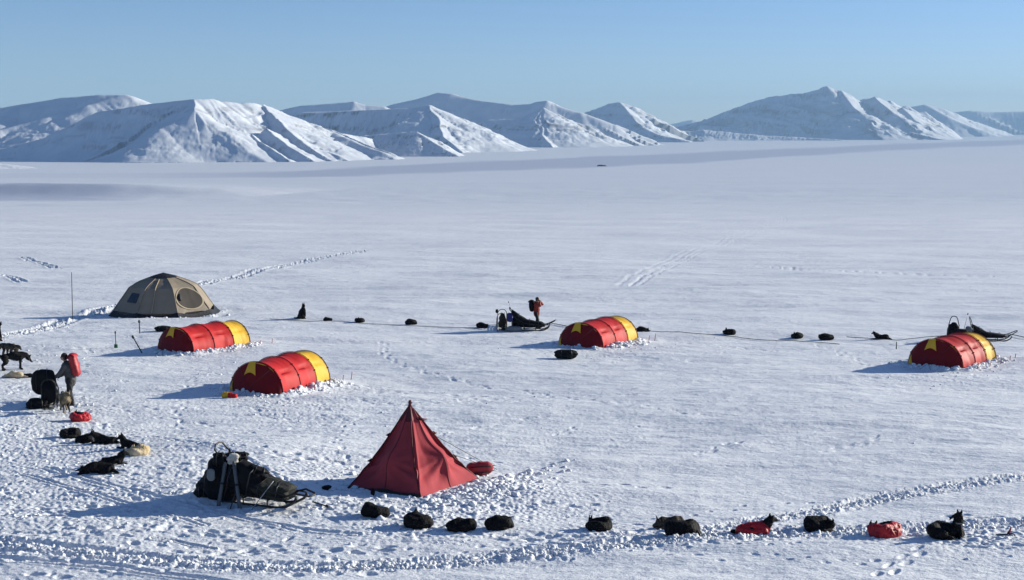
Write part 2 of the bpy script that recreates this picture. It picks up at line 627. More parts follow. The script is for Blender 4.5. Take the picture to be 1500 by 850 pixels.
def walk(x, y, heading, n, step, boot=True):
    for i in range(n):
        heading += rng.normal(0, 0.10)
        x += math.cos(heading) * step
        y += math.sin(heading) * step
        if y < 22:
            return
        o = 0.12 if i % 2 else -0.12
        la, lb, dep = (0.15, 0.07, 0.045) if boot else (0.08, 0.055, 0.032)
        big = 1 + max(0, (math.hypot(x, y) - 40) / 60)
        stamp(x - math.sin(heading) * o, y + math.cos(heading) * o, heading + rng.normal(0, .15), la * rng.uniform(.9, 1.3) * big, lb * rng.uniform(.9, 1.3) * big, dep * rng.uniform(.6, 1.4) * (1.0 if y < 38 else 0.6))


n_w = 0
while n_w < 230:
    px, py = rng.uniform(-30, 1530), rng.uniform(455, 850)
    kk = float(churn_map(np.array([px]), np.array([py]))[0])
    base = 0.07 if px < 900 else 0.005
    if 520 < px < 900 and 560 < py < 720:
        base = 0.16
    if rng.random() > kk * 0.8 + base:
        continue
    x, y = at(px, py)
    walk(x, y, rng.choice([0, PI]) + rng.normal(0, 0.38), int(rng.integers(3, 11)), 0.55 if rng.random() < .6 else 0.35, rng.random() < .6)
    n_w += 1
for (p0, p1) in [((560, 500), (720, 640)), ((500, 560), (680, 590)), ((620, 640), (860, 620)), ((480, 600), (620, 580)), 
                 ((960, 500), (1330, 520)), ((1180, 500), (1330, 535)), ((150, 600), (350, 640)), ((340, 660), (470, 690)), ((700, 780), (860, 800)), ((250, 640), (300, 560)), ((520, 690), (470, 620))]:
    a, b = at(*p0), at(*p1)
    L = math.hypot(b[0] - a[0], b[1] - a[1])
    walk(a[0], a[1], math.atan2(b[1] - a[1], b[0] - a[0]), int(L / 0.6), 0.6)

GZ = GZ + Z


def ground_at(x, y):
    rr_, t = math.hypot(x, y), math.atan2(x, y)
    i = int(np.clip(np.searchsorted(rad, rr_), 1, len(rad) - 1))
    j = int(np.clip(np.searchsorted(th_c, t), 1, len(th_c) - 1))
    return float(GZ[i - 1:i + 1, j - 1:j + 1].mean())


def ground_under(x, y, r):
    """mean snow height under a footprint"""
    return sum(ground_at(x + r * math.cos(a), y + r * math.sin(a)) for a in np.linspace(0, 2 * PI, 9)[:-1]) / 8


def spot(px, py, r=0.25, sink=0.02):
    x, y = at(px, py)
    return (x, y, ground_under(x, y, r) - sink)


# ---- snow materials
def snow_material(name, fine=True):
    m, nt, b = nodes(name)
    L = nt.links
    b.inputs['Roughness'].default_value = 0.55
    b.inputs['Specular IOR Level'].default_value = 0.25
    tc = nt.nodes.new('ShaderNodeTexCoord')
    mp = nt.nodes.new('ShaderNodeMapping')
    mp.inputs['Scale'].default_value = (0.35, 1.0, 1.0)
    L.new(tc.outputs['Object'], mp.inputs['Vector'])
    n = nt.nodes.new('ShaderNodeTexNoise')
    n.inputs['Scale'].default_value = 0.05
    n.inputs['Detail'].default_value = 11
    n.inputs['Roughness'].default_value = 0.72
    L.new(mp.outputs['Vector'], n.inputs['Vector'])
    r = nt.nodes.new('ShaderNodeValToRGB')
    r.color_ramp.elements[0].position = 0.35
    r.color_ramp.elements[1].position = 0.65
    r.color_ramp.elements[0].color = (0.78, 0.795, 0.82, 1)
    r.color_ramp.elements[1].color = (0.85, 0.855, 0.87, 1)
    L.new(n.outputs['Fac'], r.inputs['Fac'])
    # greyer tone further out, with shade painted into the far left band
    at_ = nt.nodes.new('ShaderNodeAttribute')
    at_.attribute_name = 'grey_tint'
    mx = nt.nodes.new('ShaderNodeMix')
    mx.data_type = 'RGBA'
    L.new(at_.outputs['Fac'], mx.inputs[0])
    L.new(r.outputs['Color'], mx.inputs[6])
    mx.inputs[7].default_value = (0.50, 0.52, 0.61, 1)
    # soiled snow where the dogs and people live
    a2 = nt.nodes.new('ShaderNodeAttribute')
    a2.attribute_name = 'soil'
    mx2 = nt.nodes.new('ShaderNodeMix')
    mx2.data_type = 'RGBA'
    L.new(a2.outputs['Fac'], mx2.inputs[0])
    L.new(mx.outputs[2], mx2.inputs[6])
    mx2.inputs[7].default_value = (0.52, 0.44, 0.33, 1)
    L.new(mx2.outputs[2], b.inputs['Base Color'])
    n2 = nt.nodes.new('ShaderNodeTexNoise')
    n2.inputs['Scale'].default_value = 9
    n2.inputs['Detail'].default_value = 5
    n2.inputs['Roughness'].default_value = 0.65
    mp2 = nt.nodes.new('ShaderNodeMapping')
    mp2.inputs['Scale'].default_value = (0.6, 1.0, 1.0)
    L.new(tc.outputs['Object'], mp2.inputs['Vector'])
    L.new(mp2.outputs['Vector'], n2.inputs['Vector'])
    bp = nt.nodes.new('ShaderNodeBump')
    bp.inputs['Distance'].default_value = 0.035
    bp.inputs['Strength'].default_value = 0.5
    L.new(n2.outputs['Fac'], bp.inputs['Height'])
    n3 = nt.nodes.new('ShaderNodeTexNoise')
    n3.inputs['Scale'].default_value = 0.55
    n3.inputs['Detail'].default_value = 7
    n3.inputs['Roughness'].default_value = 0.68
    L.new(mp2.outputs['Vector'], n3.inputs['Vector'])
    bp3 = nt.nodes.new('ShaderNodeBump')
    bp3.inputs['Distance'].default_value = 0.22
    bp3.inputs['Strength'].default_value = 1.0
    L.new(n3.outputs['Fac'], bp3.inputs['Height'])
    n4 = nt.nodes.new('ShaderNodeTexNoise')
    n4.inputs['Scale'].default_value = 0.09
    n4.inputs['Detail'].default_value = 5
    L.new(mp2.outputs['Vector'], n4.inputs['Vector'])
    bp4 = nt.nodes.new('ShaderNodeBump')
    bp4.inputs['Distance'].default_value = 0.45
    bp4.inputs['Strength'].default_value = 0.45
    L.new(n4.outputs['Fac'], bp4.inputs['Height'])
    L.new(bp.outputs['Normal'], bp4.inputs['Normal'])
    L.new(bp4.outputs['Normal'], bp3.inputs['Normal'])
    L.new(bp3.outputs['Normal'], b.inputs['Normal'])
    return m


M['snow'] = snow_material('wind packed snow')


def mesh_from_grid(name, X, Y, Zz, keep=None, wrap_center=False):
    nr, nc = X.shape
    co = np.stack([X, Y, Zz], -1).reshape(-1, 3)
    idx = np.arange(nr * nc).reshape(nr, nc)
    q = np.stack([idx[:-1, :-1], idx[:-1, 1:], idx[1:, 1:], idx[1:, :-1]], -1).reshape(-1, 4)
    if keep is not None:
        kq = (keep[:-1, :-1] | keep[:-1, 1:] | keep[1:, 1:] | keep[1:, :-1]).reshape(-1)
        q = q[kq]
    me = bpy.data.meshes.new(name)
    me.vertices.add(len(co))
    me.vertices.foreach_set('co', co.ravel())
    me.loops.add(q.size)
    me.loops.foreach_set('vertex_index', q.ravel().astype(np.int32))
    me.polygons.add(len(q))
    me.polygons.foreach_set('loop_start', np.arange(0, q.size, 4, dtype=np.int32))
    me.polygons.foreach_set('use_smooth', np.ones(len(q), dtype=bool))
    me.update(calc_edges=True)
    return me


def build_ground():
    me = mesh_from_grid('snow_ground', GX[:, ::-1], GY[:, ::-1], GZ[:, ::-1])
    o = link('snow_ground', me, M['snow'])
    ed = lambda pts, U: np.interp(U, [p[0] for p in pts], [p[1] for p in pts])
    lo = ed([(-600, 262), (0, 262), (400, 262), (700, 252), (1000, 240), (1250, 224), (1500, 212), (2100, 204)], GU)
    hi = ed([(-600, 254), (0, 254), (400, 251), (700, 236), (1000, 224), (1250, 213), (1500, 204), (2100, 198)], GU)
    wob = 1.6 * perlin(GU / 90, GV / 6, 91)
    grey_tint = ss(hi - 3, hi + 3, GV + wob) * (1 - ss(lo - 3, lo + 3, GV + wob)) * (0.45 + 0.55 * ss(150, 500, GU))  # greyer band across the fjord
    grey_tint = np.maximum(grey_tint, 0.30 * (1 - ss(285, 340, GV)))
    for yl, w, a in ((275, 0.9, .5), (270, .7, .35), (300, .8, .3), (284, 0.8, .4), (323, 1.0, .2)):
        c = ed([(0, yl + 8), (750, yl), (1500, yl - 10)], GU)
        grey_tint = np.maximum(grey_tint, a * np.exp(-((GV - c + 1.5 * perlin(GU / 200, GV * 0 + yl, 93)) / w) ** 2) * ss(-0.3, 0.3, perlin(GU / 260, GV * 0 + yl * 1.7, 95)))
    grey_tint = np.maximum(grey_tint, 0.95 * ss(281, 284, GV + 2 * perlin(GU / 60, GV / 5, 99)) * (1 - ss(293, 299, GV)) * (1 - ss(90, 300, GU)) * (GU > -900))  # shade of the hollow at far left, painted into the snow colour
    grey_tint = np.where(GY > 50, grey_tint, 0)
    soil = np.zeros(GU.shape)
    for cx, cy, sx, sy, w in ((418, 748, 30, 5, .8), (60, 545, 50, 25, .25), (160, 650, 60, 20, .2), (205, 668, 25, 8, .4), (1010, 790, 60, 8, .2), (100, 615, 30, 10, .25), (1440, 792, 40, 6, .2)):
        soil = np.maximum(soil, w * np.exp(-0.5 * (((GU - cx) / sx) ** 2 + ((GV - cy) / sy) ** 2)) * ss(-0.2, 0.5, fbm(GX / 0.5, GY / 0.5, 97, 2)))
    for nm, arr in (('grey_tint', grey_tint), ('soil', soil)):
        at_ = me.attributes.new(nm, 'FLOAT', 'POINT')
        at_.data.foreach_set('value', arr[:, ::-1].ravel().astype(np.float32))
    tag(o, 'wind packed snow sloping from the camp down to the frozen fjord', None, None, 'structure')
    return o


# ---- loose lumps of snow
def ico():
    bm = bmesh.new()
    bmesh.ops.create_icosphere(bm, subdivisions=2, radius=1)
    bm.verts.ensure_lookup_table()
    v = np.array([x.co[:] for x in bm.verts])
    f = np.array([[q.index for q in p.verts] for p in bm.faces])
    bm.free()
    return v, f


def build_clods():
    v0, f0 = ico()
    protos = []
    for s in range(10):
        k = 1 + 0.33 * fbm(v0[:, 0] * 1.3 + s * 7.1 + v0[:, 2], v0[:, 1] * 1.3 + v0[:, 2] * 0.8, 100 + s, 2)
        p = v0 * k[:, None]
        for _ in range(5):                      # broken flat faces
            n = rng.normal(size=3)
            n /= np.linalg.norm(n)
            dd = p @ n
            lim = 0.62
            p = p - np.maximum(dd - lim, 0)[:, None] * n * 0.85
        protos.append(p)
    P, S = [], []

    def put(x, y, s):
        P.append((x, y))
        S.append(s)
    for bi, (cx, cy, ang, hl, hw, w) in enumerate(BERMS):
        N = (340, 380, 380, 330, 200, 60)[bi]
        far = 1.0 + max(0, (cy - 40) / 90)
        c, s = math.cos(ang), math.sin(ang)
        for _ in range(N):
            per = rng.uniform(0, 4 * (hl + hw))
            out = 0.05 + abs(rng.normal(0, 0.42))
            if per < 2 * hl:
                lx, ly = -hl + per, -hw - out
            elif per < 2 * hl + 2 * hw:
                lx, ly = hl + out, -hw + per - 2 * hl
            elif per < 4 * hl + 2 * hw:
                lx, ly = -hl + per - 2 * hl - 2 * hw, hw + out
            else:
                lx, ly = -hl - out, -hw + per - 4 * hl - 2 * hw
            put(cx + lx * c - ly * s, cy + lx * s + ly * c, (0.025 + 0.075 * rng.random() ** 3) * far)
    # big heap right of the pyramid tent
    for _ in range(420):
        px = rng.normal(705, 50)
        py = 733 - (px - 617) * 0.30 + abs(rng.normal(0, 11)) + 2
        x, y = at(px, py)
        if rect_dist(np.array(x), np.array(y), PYR_C[0], PYR_C[1], ang_p, hl_p, hw_p) > 0.1:
            put(x, y, 0.025 + 0.085 * rng.random() ** 2.2)
    for trk, n, sd in ((TRACK_MAIN, 1500, 0.22), (TRACK_BRANCH, 600, 0.2), (TRACK_FAR, 300, 0.5)):
        W = spline([at(*p) for p in trk])
        for _ in range(n):
            i = int(rng.integers(0, len(W) - 1))
            t = rng.random()
            x = W[i][0] * (1 - t) + W[i + 1][0] * t
            y = W[i][1] * (1 - t) + W[i + 1][1] * t
            put(x + rng.normal(0, 0.1), y + rng.normal(0, sd), (0.012 + 0.040 * rng.random() ** 3.2) * (1 if y < 50 else 2.0))
    cnt = 0
    while cnt < 2000:
        px, py = rng.uniform(-40, 1540), rng.uniform(465, 850)
        k = float(churn_map(np.array([px]), np.array([py]))[0])
        if rng.random() > k * k or perlin(np.array([at(px, py)[0] / 1.3]), np.array([at(px, py)[1] / 1.3]), 5)[0] < -0.1:
            continue
        x, y = at(px, py)
        if any(rect_dist(np.array(x), np.array(y), b[0], b[1], b[2], b[3], b[4]) < 0.02 for b in BERMS):
            continue
        put(x, y, 0.011 + 0.045 * rng.random() ** 3.5)
        cnt += 1
    for i in range(len(P)):                      # none may poke through a tent
        pass
    nv = len(v0)
    V = np.zeros((len(P) * nv, 3))
    Fc = np.zeros((len(P) * len(f0), 3), dtype=np.int32)
    for i, ((x, y), s) in enumerate(zip(P, S)):
        q = Euler((rng.uniform(0, 6.28), rng.uniform(0, 6.28), rng.uniform(0, 6.28))).to_matrix()
        p = protos[i % 10] @ np.array(q)
        p = p * np.array([1.15, 1.15, 0.8]) * s
        V[i * nv:(i + 1) * nv] = p + np.array([x, y, ground_at(x, y) + 0.10 * s])
        Fc[i * len(f0):(i + 1) * len(f0)] = f0 + i * nv
    me = bpy.data.meshes.new('snow_rubble')
    me.vertices.add(len(V))
    me.vertices.foreach_set('co', V.ravel())
    me.loops.add(Fc.size)
    me.loops.foreach_set('vertex_index', Fc.ravel())
    me.polygons.add(len(Fc))
    me.polygons.foreach_set('loop_start', np.arange(0, Fc.size, 3, dtype=np.int32))
    me.polygons.foreach_set('use_smooth', np.zeros(len(Fc), dtype=bool))
    me.update(calc_edges=True)
    o = link('snow_rubble', me, M['snow'])
    return tag(o, 'loose lumps of shovelled snow around tents and along tracks', None, None, 'stuff')


# ================================================================== MOUNTAINS across the fjord
def mountain_material():
    m, nt, b = nodes('snow and rock of the mountains')
    L = nt.links
    b.inputs['Roughness'].default_value = 0.7
    b.inputs['Specular IOR Level'].default_value = 0.15
    at_ = nt.nodes.new('ShaderNodeAttribute')
    at_.attribute_name = 'rock'
    mx = nt.nodes.new('ShaderNodeMix')
    mx.data_type = 'RGBA'
    L.new(at_.outputs['Fac'], mx.inputs[0])
    tc = nt.nodes.new('ShaderNodeTexCoord')
    n = nt.nodes.new('ShaderNodeTexNoise')
    n.inputs['Scale'].default_value = 0.02
    n.inputs['Detail'].default_value = 6
    L.new(tc.outputs['Object'], n.inputs['Vector'])
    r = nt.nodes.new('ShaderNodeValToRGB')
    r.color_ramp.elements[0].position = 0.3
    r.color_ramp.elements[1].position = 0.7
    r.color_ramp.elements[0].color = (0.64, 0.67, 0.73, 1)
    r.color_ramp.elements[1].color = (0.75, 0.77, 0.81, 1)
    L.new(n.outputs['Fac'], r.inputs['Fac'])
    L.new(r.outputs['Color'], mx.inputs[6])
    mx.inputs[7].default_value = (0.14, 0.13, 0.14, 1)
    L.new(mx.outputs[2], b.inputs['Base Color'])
    bp = nt.nodes.new('ShaderNodeBump')
    bp.inputs['Distance'].default_value = 0.9
    bp.inputs['Strength'].default_value = 0.35
    n2 = nt.nodes.new('ShaderNodeTexNoise')
    n2.inputs['Scale'].default_value = 0.035
    n2.inputs['Detail'].default_value = 5
    L.new(tc.outputs['Object'], n2.inputs['Vector'])
    L.new(n2.outputs['Fac'], bp.inputs['Height'])
    L.new(bp.outputs['Normal'], b.inputs['Normal'])
    return m


M['mountain'] = mountain_material()


def mountain(label, ridges, u0, u1, d0, d1, nd, seed, gully=0.16, glam=0.10, rough=0.03, rockiness=0.5, pw=1.15, terr=None, bands=0.0):
    """ridges: list of dicts pts=[(px,py,dist)...], sl, sr = slope angles left/right of the line, rnd = rounding of the crest"""
    us = np.arange(u0, u1, 1.25)
    ds = np.geomspace(d0, d1, nd)
    U, D = np.meshgrid(us, ds)
    X = (U - 750) / F / CP * D * 1.0
    Y = D.copy()
    H = np.zeros(U.shape)
    UU = np.ones(U.shape)
    SS = np.zeros(U.shape)
    DD = np.zeros(U.shape)
    scale = 0.5 * (d0 + d1)
    warpx = X + 0.006 * scale * fbm(X / (0.05 * scale), Y / (0.05 * scale), seed + 3, 3)
    warpy = Y + 0.006 * scale * fbm(X / (0.05 * scale), Y / (0.05 * scale), seed + 5, 3)
    for ri, rg in enumerate(ridges):
        P = [at_dist(*p) for p in rg['pts']]
        acc = ri * 1000.0
        for a, b in zip(P[:-1], P[1:]):
            dx, dy = b.x - a.x, b.y - a.y
            L = math.hypot(dx, dy)
            w = rg.get('warp', 0.5)
            qx, qy = X + w * (warpx - X), Y + w * (warpy - Y)
            t = np.clip(((qx - a.x) * dx + (qy - a.y) * dy) / (L * L), 0, 1)
            ex, ey = qx - (a.x + t * dx), qy - (a.y + t * dy)
            d = np.hypot(ex, ey)
            rn = rg.get('rnd', 0.0) * scale * 0.01
            d = np.sqrt(d * d + rn * rn) - rn if rn else d
            side = (dx * ey - dy * ex) > 0        # True: left of travel
            zr = a.z + t * (b.z - a.z) - SEA
            zr = zr * (1 + rg.get('jag', 0.0) * (perlin((acc + t * L) / (0.012 * scale), t * 0 + seed, seed + 31) + 0.6 * perlin((acc + t * L) / (0.004 * scale), t * 0 + seed, seed + 33)))
            sl = np.where(side, math.tan(R(rg['sl'])), math.tan(R(rg['sr'])))
            wd = np.maximum(zr, 1.0) / sl * pw
            u = np.clip(d / wd, 0, 1)
            h = zr * (1 - u) ** pw
            m = h > H
            H = np.where(m, h, H)
            UU = np.where(m, u, UU)
            SS = np.where(m, acc + t * L, SS)
            DD = np.where(m, d, DD)
            acc += L
    top = max(at_dist(*p).z - SEA for rg in ridges for p in rg['pts'])
    gl = glam * top
    env = np.clip(UU * 2.2, 0, 1) * np.clip((1 - UU) * 2.5, 0, 1)
    g = 1 - np.abs(perlin(SS / gl + 0.35 * perlin(DD / (gl * 3), SS / (gl * 2), seed + 9), DD / (gl * 7), seed + 11)) * 2
    g2 = 1 - np.abs(perlin(SS / (gl * 0.37), DD / (gl * 3), seed + 13)) * 2
    if terr:
        per, st, thr = terr[0] * top, terr[1], terr[2]
        msk = ss(thr, thr + 0.35, fbm(X / (0.9 * top), Y / (0.9 * top) + H / (0.5 * top), seed + 41, 3))
        ph = 2 * PI * (H + 0.12 * top * fbm(X / (0.7 * top), Y / (0.7 * top), seed + 43, 3)) / per
        H = H + env * msk * st * per / (2 * PI) * np.sin(ph)
    Hn = H * (1 + env * gully * (0.7 * g + 0.3 * g2))
    Hn += rough * top * env * fbm(X / (0.25 * top), Y / (0.25 * top), seed + 15, 4)
    Hn += 0.0015 * top * fbm(X / (0.08 * top), Y / (0.08 * top), seed + 19, 3) * (H > 1)
    # low apron running out to the ice
    Zz = np.where(H > 0.5, SEA - 1.5 + Hn, SEA - 6)
    gx = np.gradient(Zz, axis=1) / np.gradient(X, axis=1)
    gy = np.gradient(Zz, axis=0) / np.gradient(Y, axis=0)
    steep = np.hypot(gx, gy)
    strata = 0.5 + 0.5 * np.sin((Zz + 0.10 * top * perlin(X / (0.6 * top), Y / (0.6 * top), seed + 21)) / (0.045 * top))
    rock = ss(0.92, 1.35, steep + 0.35 * (g2 - 0.3) + 0.3 * (strata - 0.5)) * rockiness
    rock += rockiness * 0.9 * ss(0.2, 0.55, fbm(SS / (gl * 0.25), DD / (gl * 0.9), seed + 23, 3) - 0.55 + 0.5 * steep) * np.clip(env + 0.1, 0, 1) * ss(0.5, 0.75, UU * 0.6 + 0.5 * perlin(SS / (gl * 3), DD / (gl * 3), seed + 27) + 0.3)
    rock += bands * ss(0.62, 0.9, strata) * ss(-0.1, 0.35, fbm(SS / (gl * 1.4), DD / (gl * 2.5), seed + 29, 3)) * ss(0.45, 0.62, steep) * np.clip(1.25 - UU * 1.3, 0, 1) * (0.5 + 0.5 * g2)
    me = mesh_from_grid('mountain', X, Y, Zz, keep=(Zz > SEA - 4))
    a = me.attributes.new('rock', 'FLOAT', 'POINT')
    a.data.foreach_set('value', np.clip(rock, 0, 1).ravel().astype(np.float32))
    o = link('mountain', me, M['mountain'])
    return tag(o, label, None, None, 'structure')


def build_mountains():
    mountain('long low snow mountain behind the dark left slope',
             [dict(pts=[(-260, 176, 3300), (-120, 168, 3250), (0, 157, 3200), (30, 152, 3200), (95, 142, 3180), (150, 138, 3180), (182, 138, 3180), (222, 151, 3180), (300, 175, 3200)], sl=26, sr=37, rnd=0.25),
              dict(pts=[(182, 138, 3180), (130, 153, 3120), (70, 171, 3060), (0, 189, 3000), (-80, 206, 2950)], sl=21, sr=32, rnd=0.15),
              dict(pts=[(30, 152, 3200), (0, 175, 3110), (-60, 200, 3040)], sl=20, sr=24, rnd=0.3)],
             -330, 420, 2780, 3600, 120, 200, gully=0.05, rough=0.02, rockiness=0.25)
    mountain('big left mountain with blue shaded slope and bright right face',
             [dict(pts=[(-120, 226, 2720), (10, 216, 2710), (60, 202, 2700), (105, 180, 2690), (145, 163, 2680), (210, 152, 2670), (285, 144, 2660)], sl=30, sr=39, rnd=0.1),
              dict(pts=[(285, 144, 2660), (315, 144, 2690), (345, 149, 2730), (385, 151, 2780), (412, 162, 2830), (450, 178, 2890), (500, 194, 2970), (560, 205, 3060)], sl=30, sr=33, rnd=0.0, jag=0.02),
              dict(pts=[(285, 144, 2660), (288, 160, 2600), (300, 178, 2560), (325, 200, 2520), (360, 226, 2470)], sl=34, sr=30, rnd=0.0),
              dict(pts=[(288, 166, 2590), (240, 186, 2540), (216, 196, 2520), (222, 214, 2480), (232, 232, 2440)], sl=24, sr=33, rnd=0.0),
              dict(pts=[(368, 196, 2580), (388, 212, 2520), (412, 229, 2465)], sl=24, sr=36, rnd=0.0, jag=0.04),
                            dict(pts=[(392, 186, 2620), (416, 206, 2550), (446, 228, 2480)], sl=24, sr=38, rnd=0.0, jag=0.04),
              dict(pts=[(385, 151, 2780), (402, 172, 2710), (440, 202, 2610), (475, 226, 2540)], sl=23, sr=40, rnd=0.0, jag=0.04),
              dict(pts=[(480, 187, 2930), (520, 204, 2800), (570, 222, 2690)], sl=25, sr=38, rnd=0.0, jag=0.04),
              dict(pts=[(412, 162, 2830), (435, 190, 2720), (470, 214, 2620), (500, 228, 2560)], sl=26, sr=30, rnd=0.0),
              dict(pts=[(455, 180, 2890), (508, 203, 2780), (560, 222, 2680)], sl=25, sr=28, rnd=0.2, jag=0.05)],
             -200, 640, 2330, 3300, 200, 230, gully=0.06, glam=0.13, rough=0.016, rockiness=0.35, terr=(0.22, 0.9, 0.25), bands=0.45)
    mountain('low foothill with rock bands along the fjord shore',
             [dict(pts=[(470, 200, 3080), (540, 197, 3060), (600, 192, 3040), (613, 192, 3030), (625, 200, 3010), (650, 216, 2960), (668, 226, 2930)], sl=30, sr=32, rnd=0.0)],
             440, 720, 2800, 3300, 110, 260, gully=0.16, glam=0.16, rough=0.03, rockiness=0.9, bands=0.8)
    mountain('flat topped shaded mountain with a bright pointed spur',
             [dict(pts=[(330, 190, 3800), (400, 172, 3800), (440, 164, 3790), (520, 161, 3780), (600, 158, 3760), (631, 153, 3750)], sl=30, sr=39, rnd=0.1),
              dict(pts=[(631, 153, 3750), (638, 170, 3650), (652, 198, 3500), (672, 219, 3380)], sl=25, sr=37, rnd=0.0),
              dict(pts=[(631, 153, 3750), (648, 163, 3790), (690, 190, 3840), (750, 211, 3900)], sl=30, sr=24, rnd=0.0)],
             300, 830, 3300, 4200, 150, 290, terr=(0.10, 0.7, 0.0), bands=0.8, gully=0.10, glam=0.12, rough=0.025, rockiness=0.5)
    mountain('long shaded mountain wall behind the bright spur',
             [dict(pts=[(340, 176, 4500), (415, 159, 4480), (445, 154, 4450), (510, 149, 4450), (519, 148, 4450), (535, 153, 4450), (562, 155, 4450), (600, 175, 4500)], sl=26, sr=38, rnd=0.1)],
             300, 680, 4250, 4900, 90, 320, gully=0.05, rough=0.02, rockiness=0.3)
    mountain('broad rounded blue mountain dome at the centre',
             [dict(pts=[(540, 165, 5200), (575, 153, 5150), (605, 146, 5100), (645, 135, 5080), (665, 137, 5060), (710, 148, 5000), (750, 153, 4960), (775, 152, 4940), (785, 149, 4930), (800, 147, 4920), (808, 151, 4910), (850, 164, 4880), (900, 182, 4860)], sl=26, sr=38, rnd=0.25)],
             480, 980, 4700, 5600, 110, 350, gully=0.04, rough=0.02, rockiness=0.3)
    mountain('mountain with a bright banded right face by the fjord',
             [dict(pts=[(640, 196, 4750), (690, 184, 4720), (715, 175, 4700), (750, 174, 4680), (780, 168, 4660), (795, 157, 4640)], sl=30, sr=40, rnd=0.05),
              dict(pts=[(795, 157, 4640), (788, 174, 4540), (794, 196, 4420), (812, 212, 4300)], sl=26, sr=37, rnd=0.0),
              dict(pts=[(795, 157, 4640), (815, 167, 4690), (850, 186, 4750), (905, 208, 4830)], sl=28, sr=25, rnd=0.0)],
             590, 990, 4150, 5000, 130, 380, terr=(0.09, 0.8, -0.1), bands=0.9, gully=0.14, glam=0.13, rough=0.03, rockiness=0.6)
    mountain('pointed blue mountain right of the centre',
             [dict(pts=[(820, 178, 6400), (865, 163, 6350), (893, 151, 6300), (908, 149, 6290), (925, 155, 6300), (945, 166, 6340), (970, 183, 6400), (1000, 198, 6480)], sl=27, sr=38, rnd=0.05),
              dict(pts=[(908, 149, 6290), (925, 166, 6180), (945, 184, 6070), (975, 200, 5960)], sl=28, sr=30, rnd=0.0),
              dict(pts=[(945, 186, 6050), (965, 196, 5980), (1010, 206, 5900)], sl=30, sr=30, rnd=0.0)],
             780, 1080, 5700, 6800, 120, 410, terr=(0.2, 1.0, 0.0), bands=0.6, gully=0.10, glam=0.14, rough=0.03, rockiness=0.45)
    mountain('great right mountain with a sharp summit and ribbed face',
             [dict(pts=[(900, 200, 7700), (985, 187, 7700), (1030, 176, 7700), (1080, 157, 7680), (1110, 147, 7670), (1128, 142, 7665), (1140, 140, 7660), (1170, 136, 7650), (1192, 132, 7640), (1209, 126, 7630), (1228, 132, 7640), (1236, 141, 7650), (1246, 142, 7660), (1256, 147, 7670), (1268, 144, 7680), (1277, 144, 7685), (1286, 140, 7690), (1296, 149, 7710), (1304, 147, 7725), (1318, 156, 7755), (1329, 154, 7775), (1344, 165, 7815), (1352, 163, 7835), (1370, 175, 7875), (1380, 180, 7900), (1403, 197, 7960)], sl=30, sr=39, rnd=0.0, warp=0.3, jag=0.026),
              dict(pts=[(1140, 150, 7545), (1165, 157, 7500), (1196, 169, 7435)], sl=14, sr=40, rnd=0.0, jag=0.02),
              dict(pts=[(1090, 168, 7440), (1130, 172, 7410), (1168, 183, 7340)], sl=13, sr=38, rnd=0.0, jag=0.03),
              dict(pts=[(1160, 172, 7420), (1200, 180, 7370), (1235, 193, 7290)], sl=13, sr=38, rnd=0.0, jag=0.03),
              dict(pts=[(1030, 183, 7400), (1080, 186, 7370), (1130, 196, 7290)], sl=12, sr=36, rnd=0.0, jag=0.03),
              dict(pts=[(1215, 150, 7560), (1235, 168, 7450), (1250, 186, 7340)], sl=20, sr=38, rnd=0.0, jag=0.03),
              dict(pts=[(1228, 132, 7630), (1250, 158, 7440), (1275, 178, 7290), (1310, 198, 7130)], sl=26, sr=31, rnd=0.0),
              dict(pts=[(1286, 141, 7640), (1310, 165, 7460), (1340, 188, 7290)], sl=27, sr=31, rnd=0.0),
              dict(pts=[(1190, 160, 7480), (1225, 185, 7330), (1262, 200, 7200)], sl=27, sr=34, rnd=0.0, jag=0.04),
              dict(pts=[(1246, 143, 7660), (1285, 172, 7450), (1330, 196, 7250)], sl=27, sr=34, rnd=0.0, jag=0.04),
              dict(pts=[(1040, 180, 7560), (1100, 186, 7420), (1170, 198, 7260)], sl=22, sr=30, rnd=0.0, jag=0.04),
              dict(pts=[(1325, 157, 7640), (1345, 176, 7500), (1375, 196, 7360)], sl=27, sr=31, rnd=0.0)],
             850, 1470, 6950, 8300, 190, 440, gully=0.13, glam=0.07, rough=0.03, rockiness=0.35, terr=(0.16, 1.0, -0.1), bands=0.5)
    mountain('low snowy point in front of the great right mountain',
             [dict(pts=[(880, 200, 6900), (930, 195, 6900), (965, 190, 6900), (1000, 191, 6890), (1030, 190, 6880), (1080, 195, 6860), (1140, 199, 6830), (1230, 204, 6780)], sl=20, sr=25, rnd=0.0, jag=0.06)],
             820, 1300, 6450, 7100, 70, 470, gully=0.2, glam=0.3, rough=0.05, rockiness=0.5)
    mountain('far blue ridge behind the right mountain',
             [dict(pts=[(1250, 168, 10500), (1330, 157, 10400), (1352, 153, 10400), (1378, 158, 10400), (1395, 165, 10400), (1420, 176, 10500), (1470, 192, 10700)], sl=26, sr=36, rnd=0.1),
              dict(pts=[(1352, 153, 10400), (1390, 172, 10150), (1430, 188, 9950)], sl=24, sr=24, rnd=0.1)],
             1200, 1540, 9300, 11200, 70, 500, gully=0.08, rough=0.025, rockiness=0.3)
    mountain('farthest pale blue mountain ridge at the right end of the fjord',
             [dict(pts=[(1360, 176, 13200), (1400, 164, 13100), (1420, 162, 13000), (1450, 164, 13000), (1500, 163, 13000), (1560, 161, 13000), (1640, 158, 13000), (1760, 170, 13100)], sl=24, sr=36, rnd=0.1)],
             1330, 1900, 12200, 13900, 60, 530, gully=0.08, rough=0.03, rockiness=0.3)
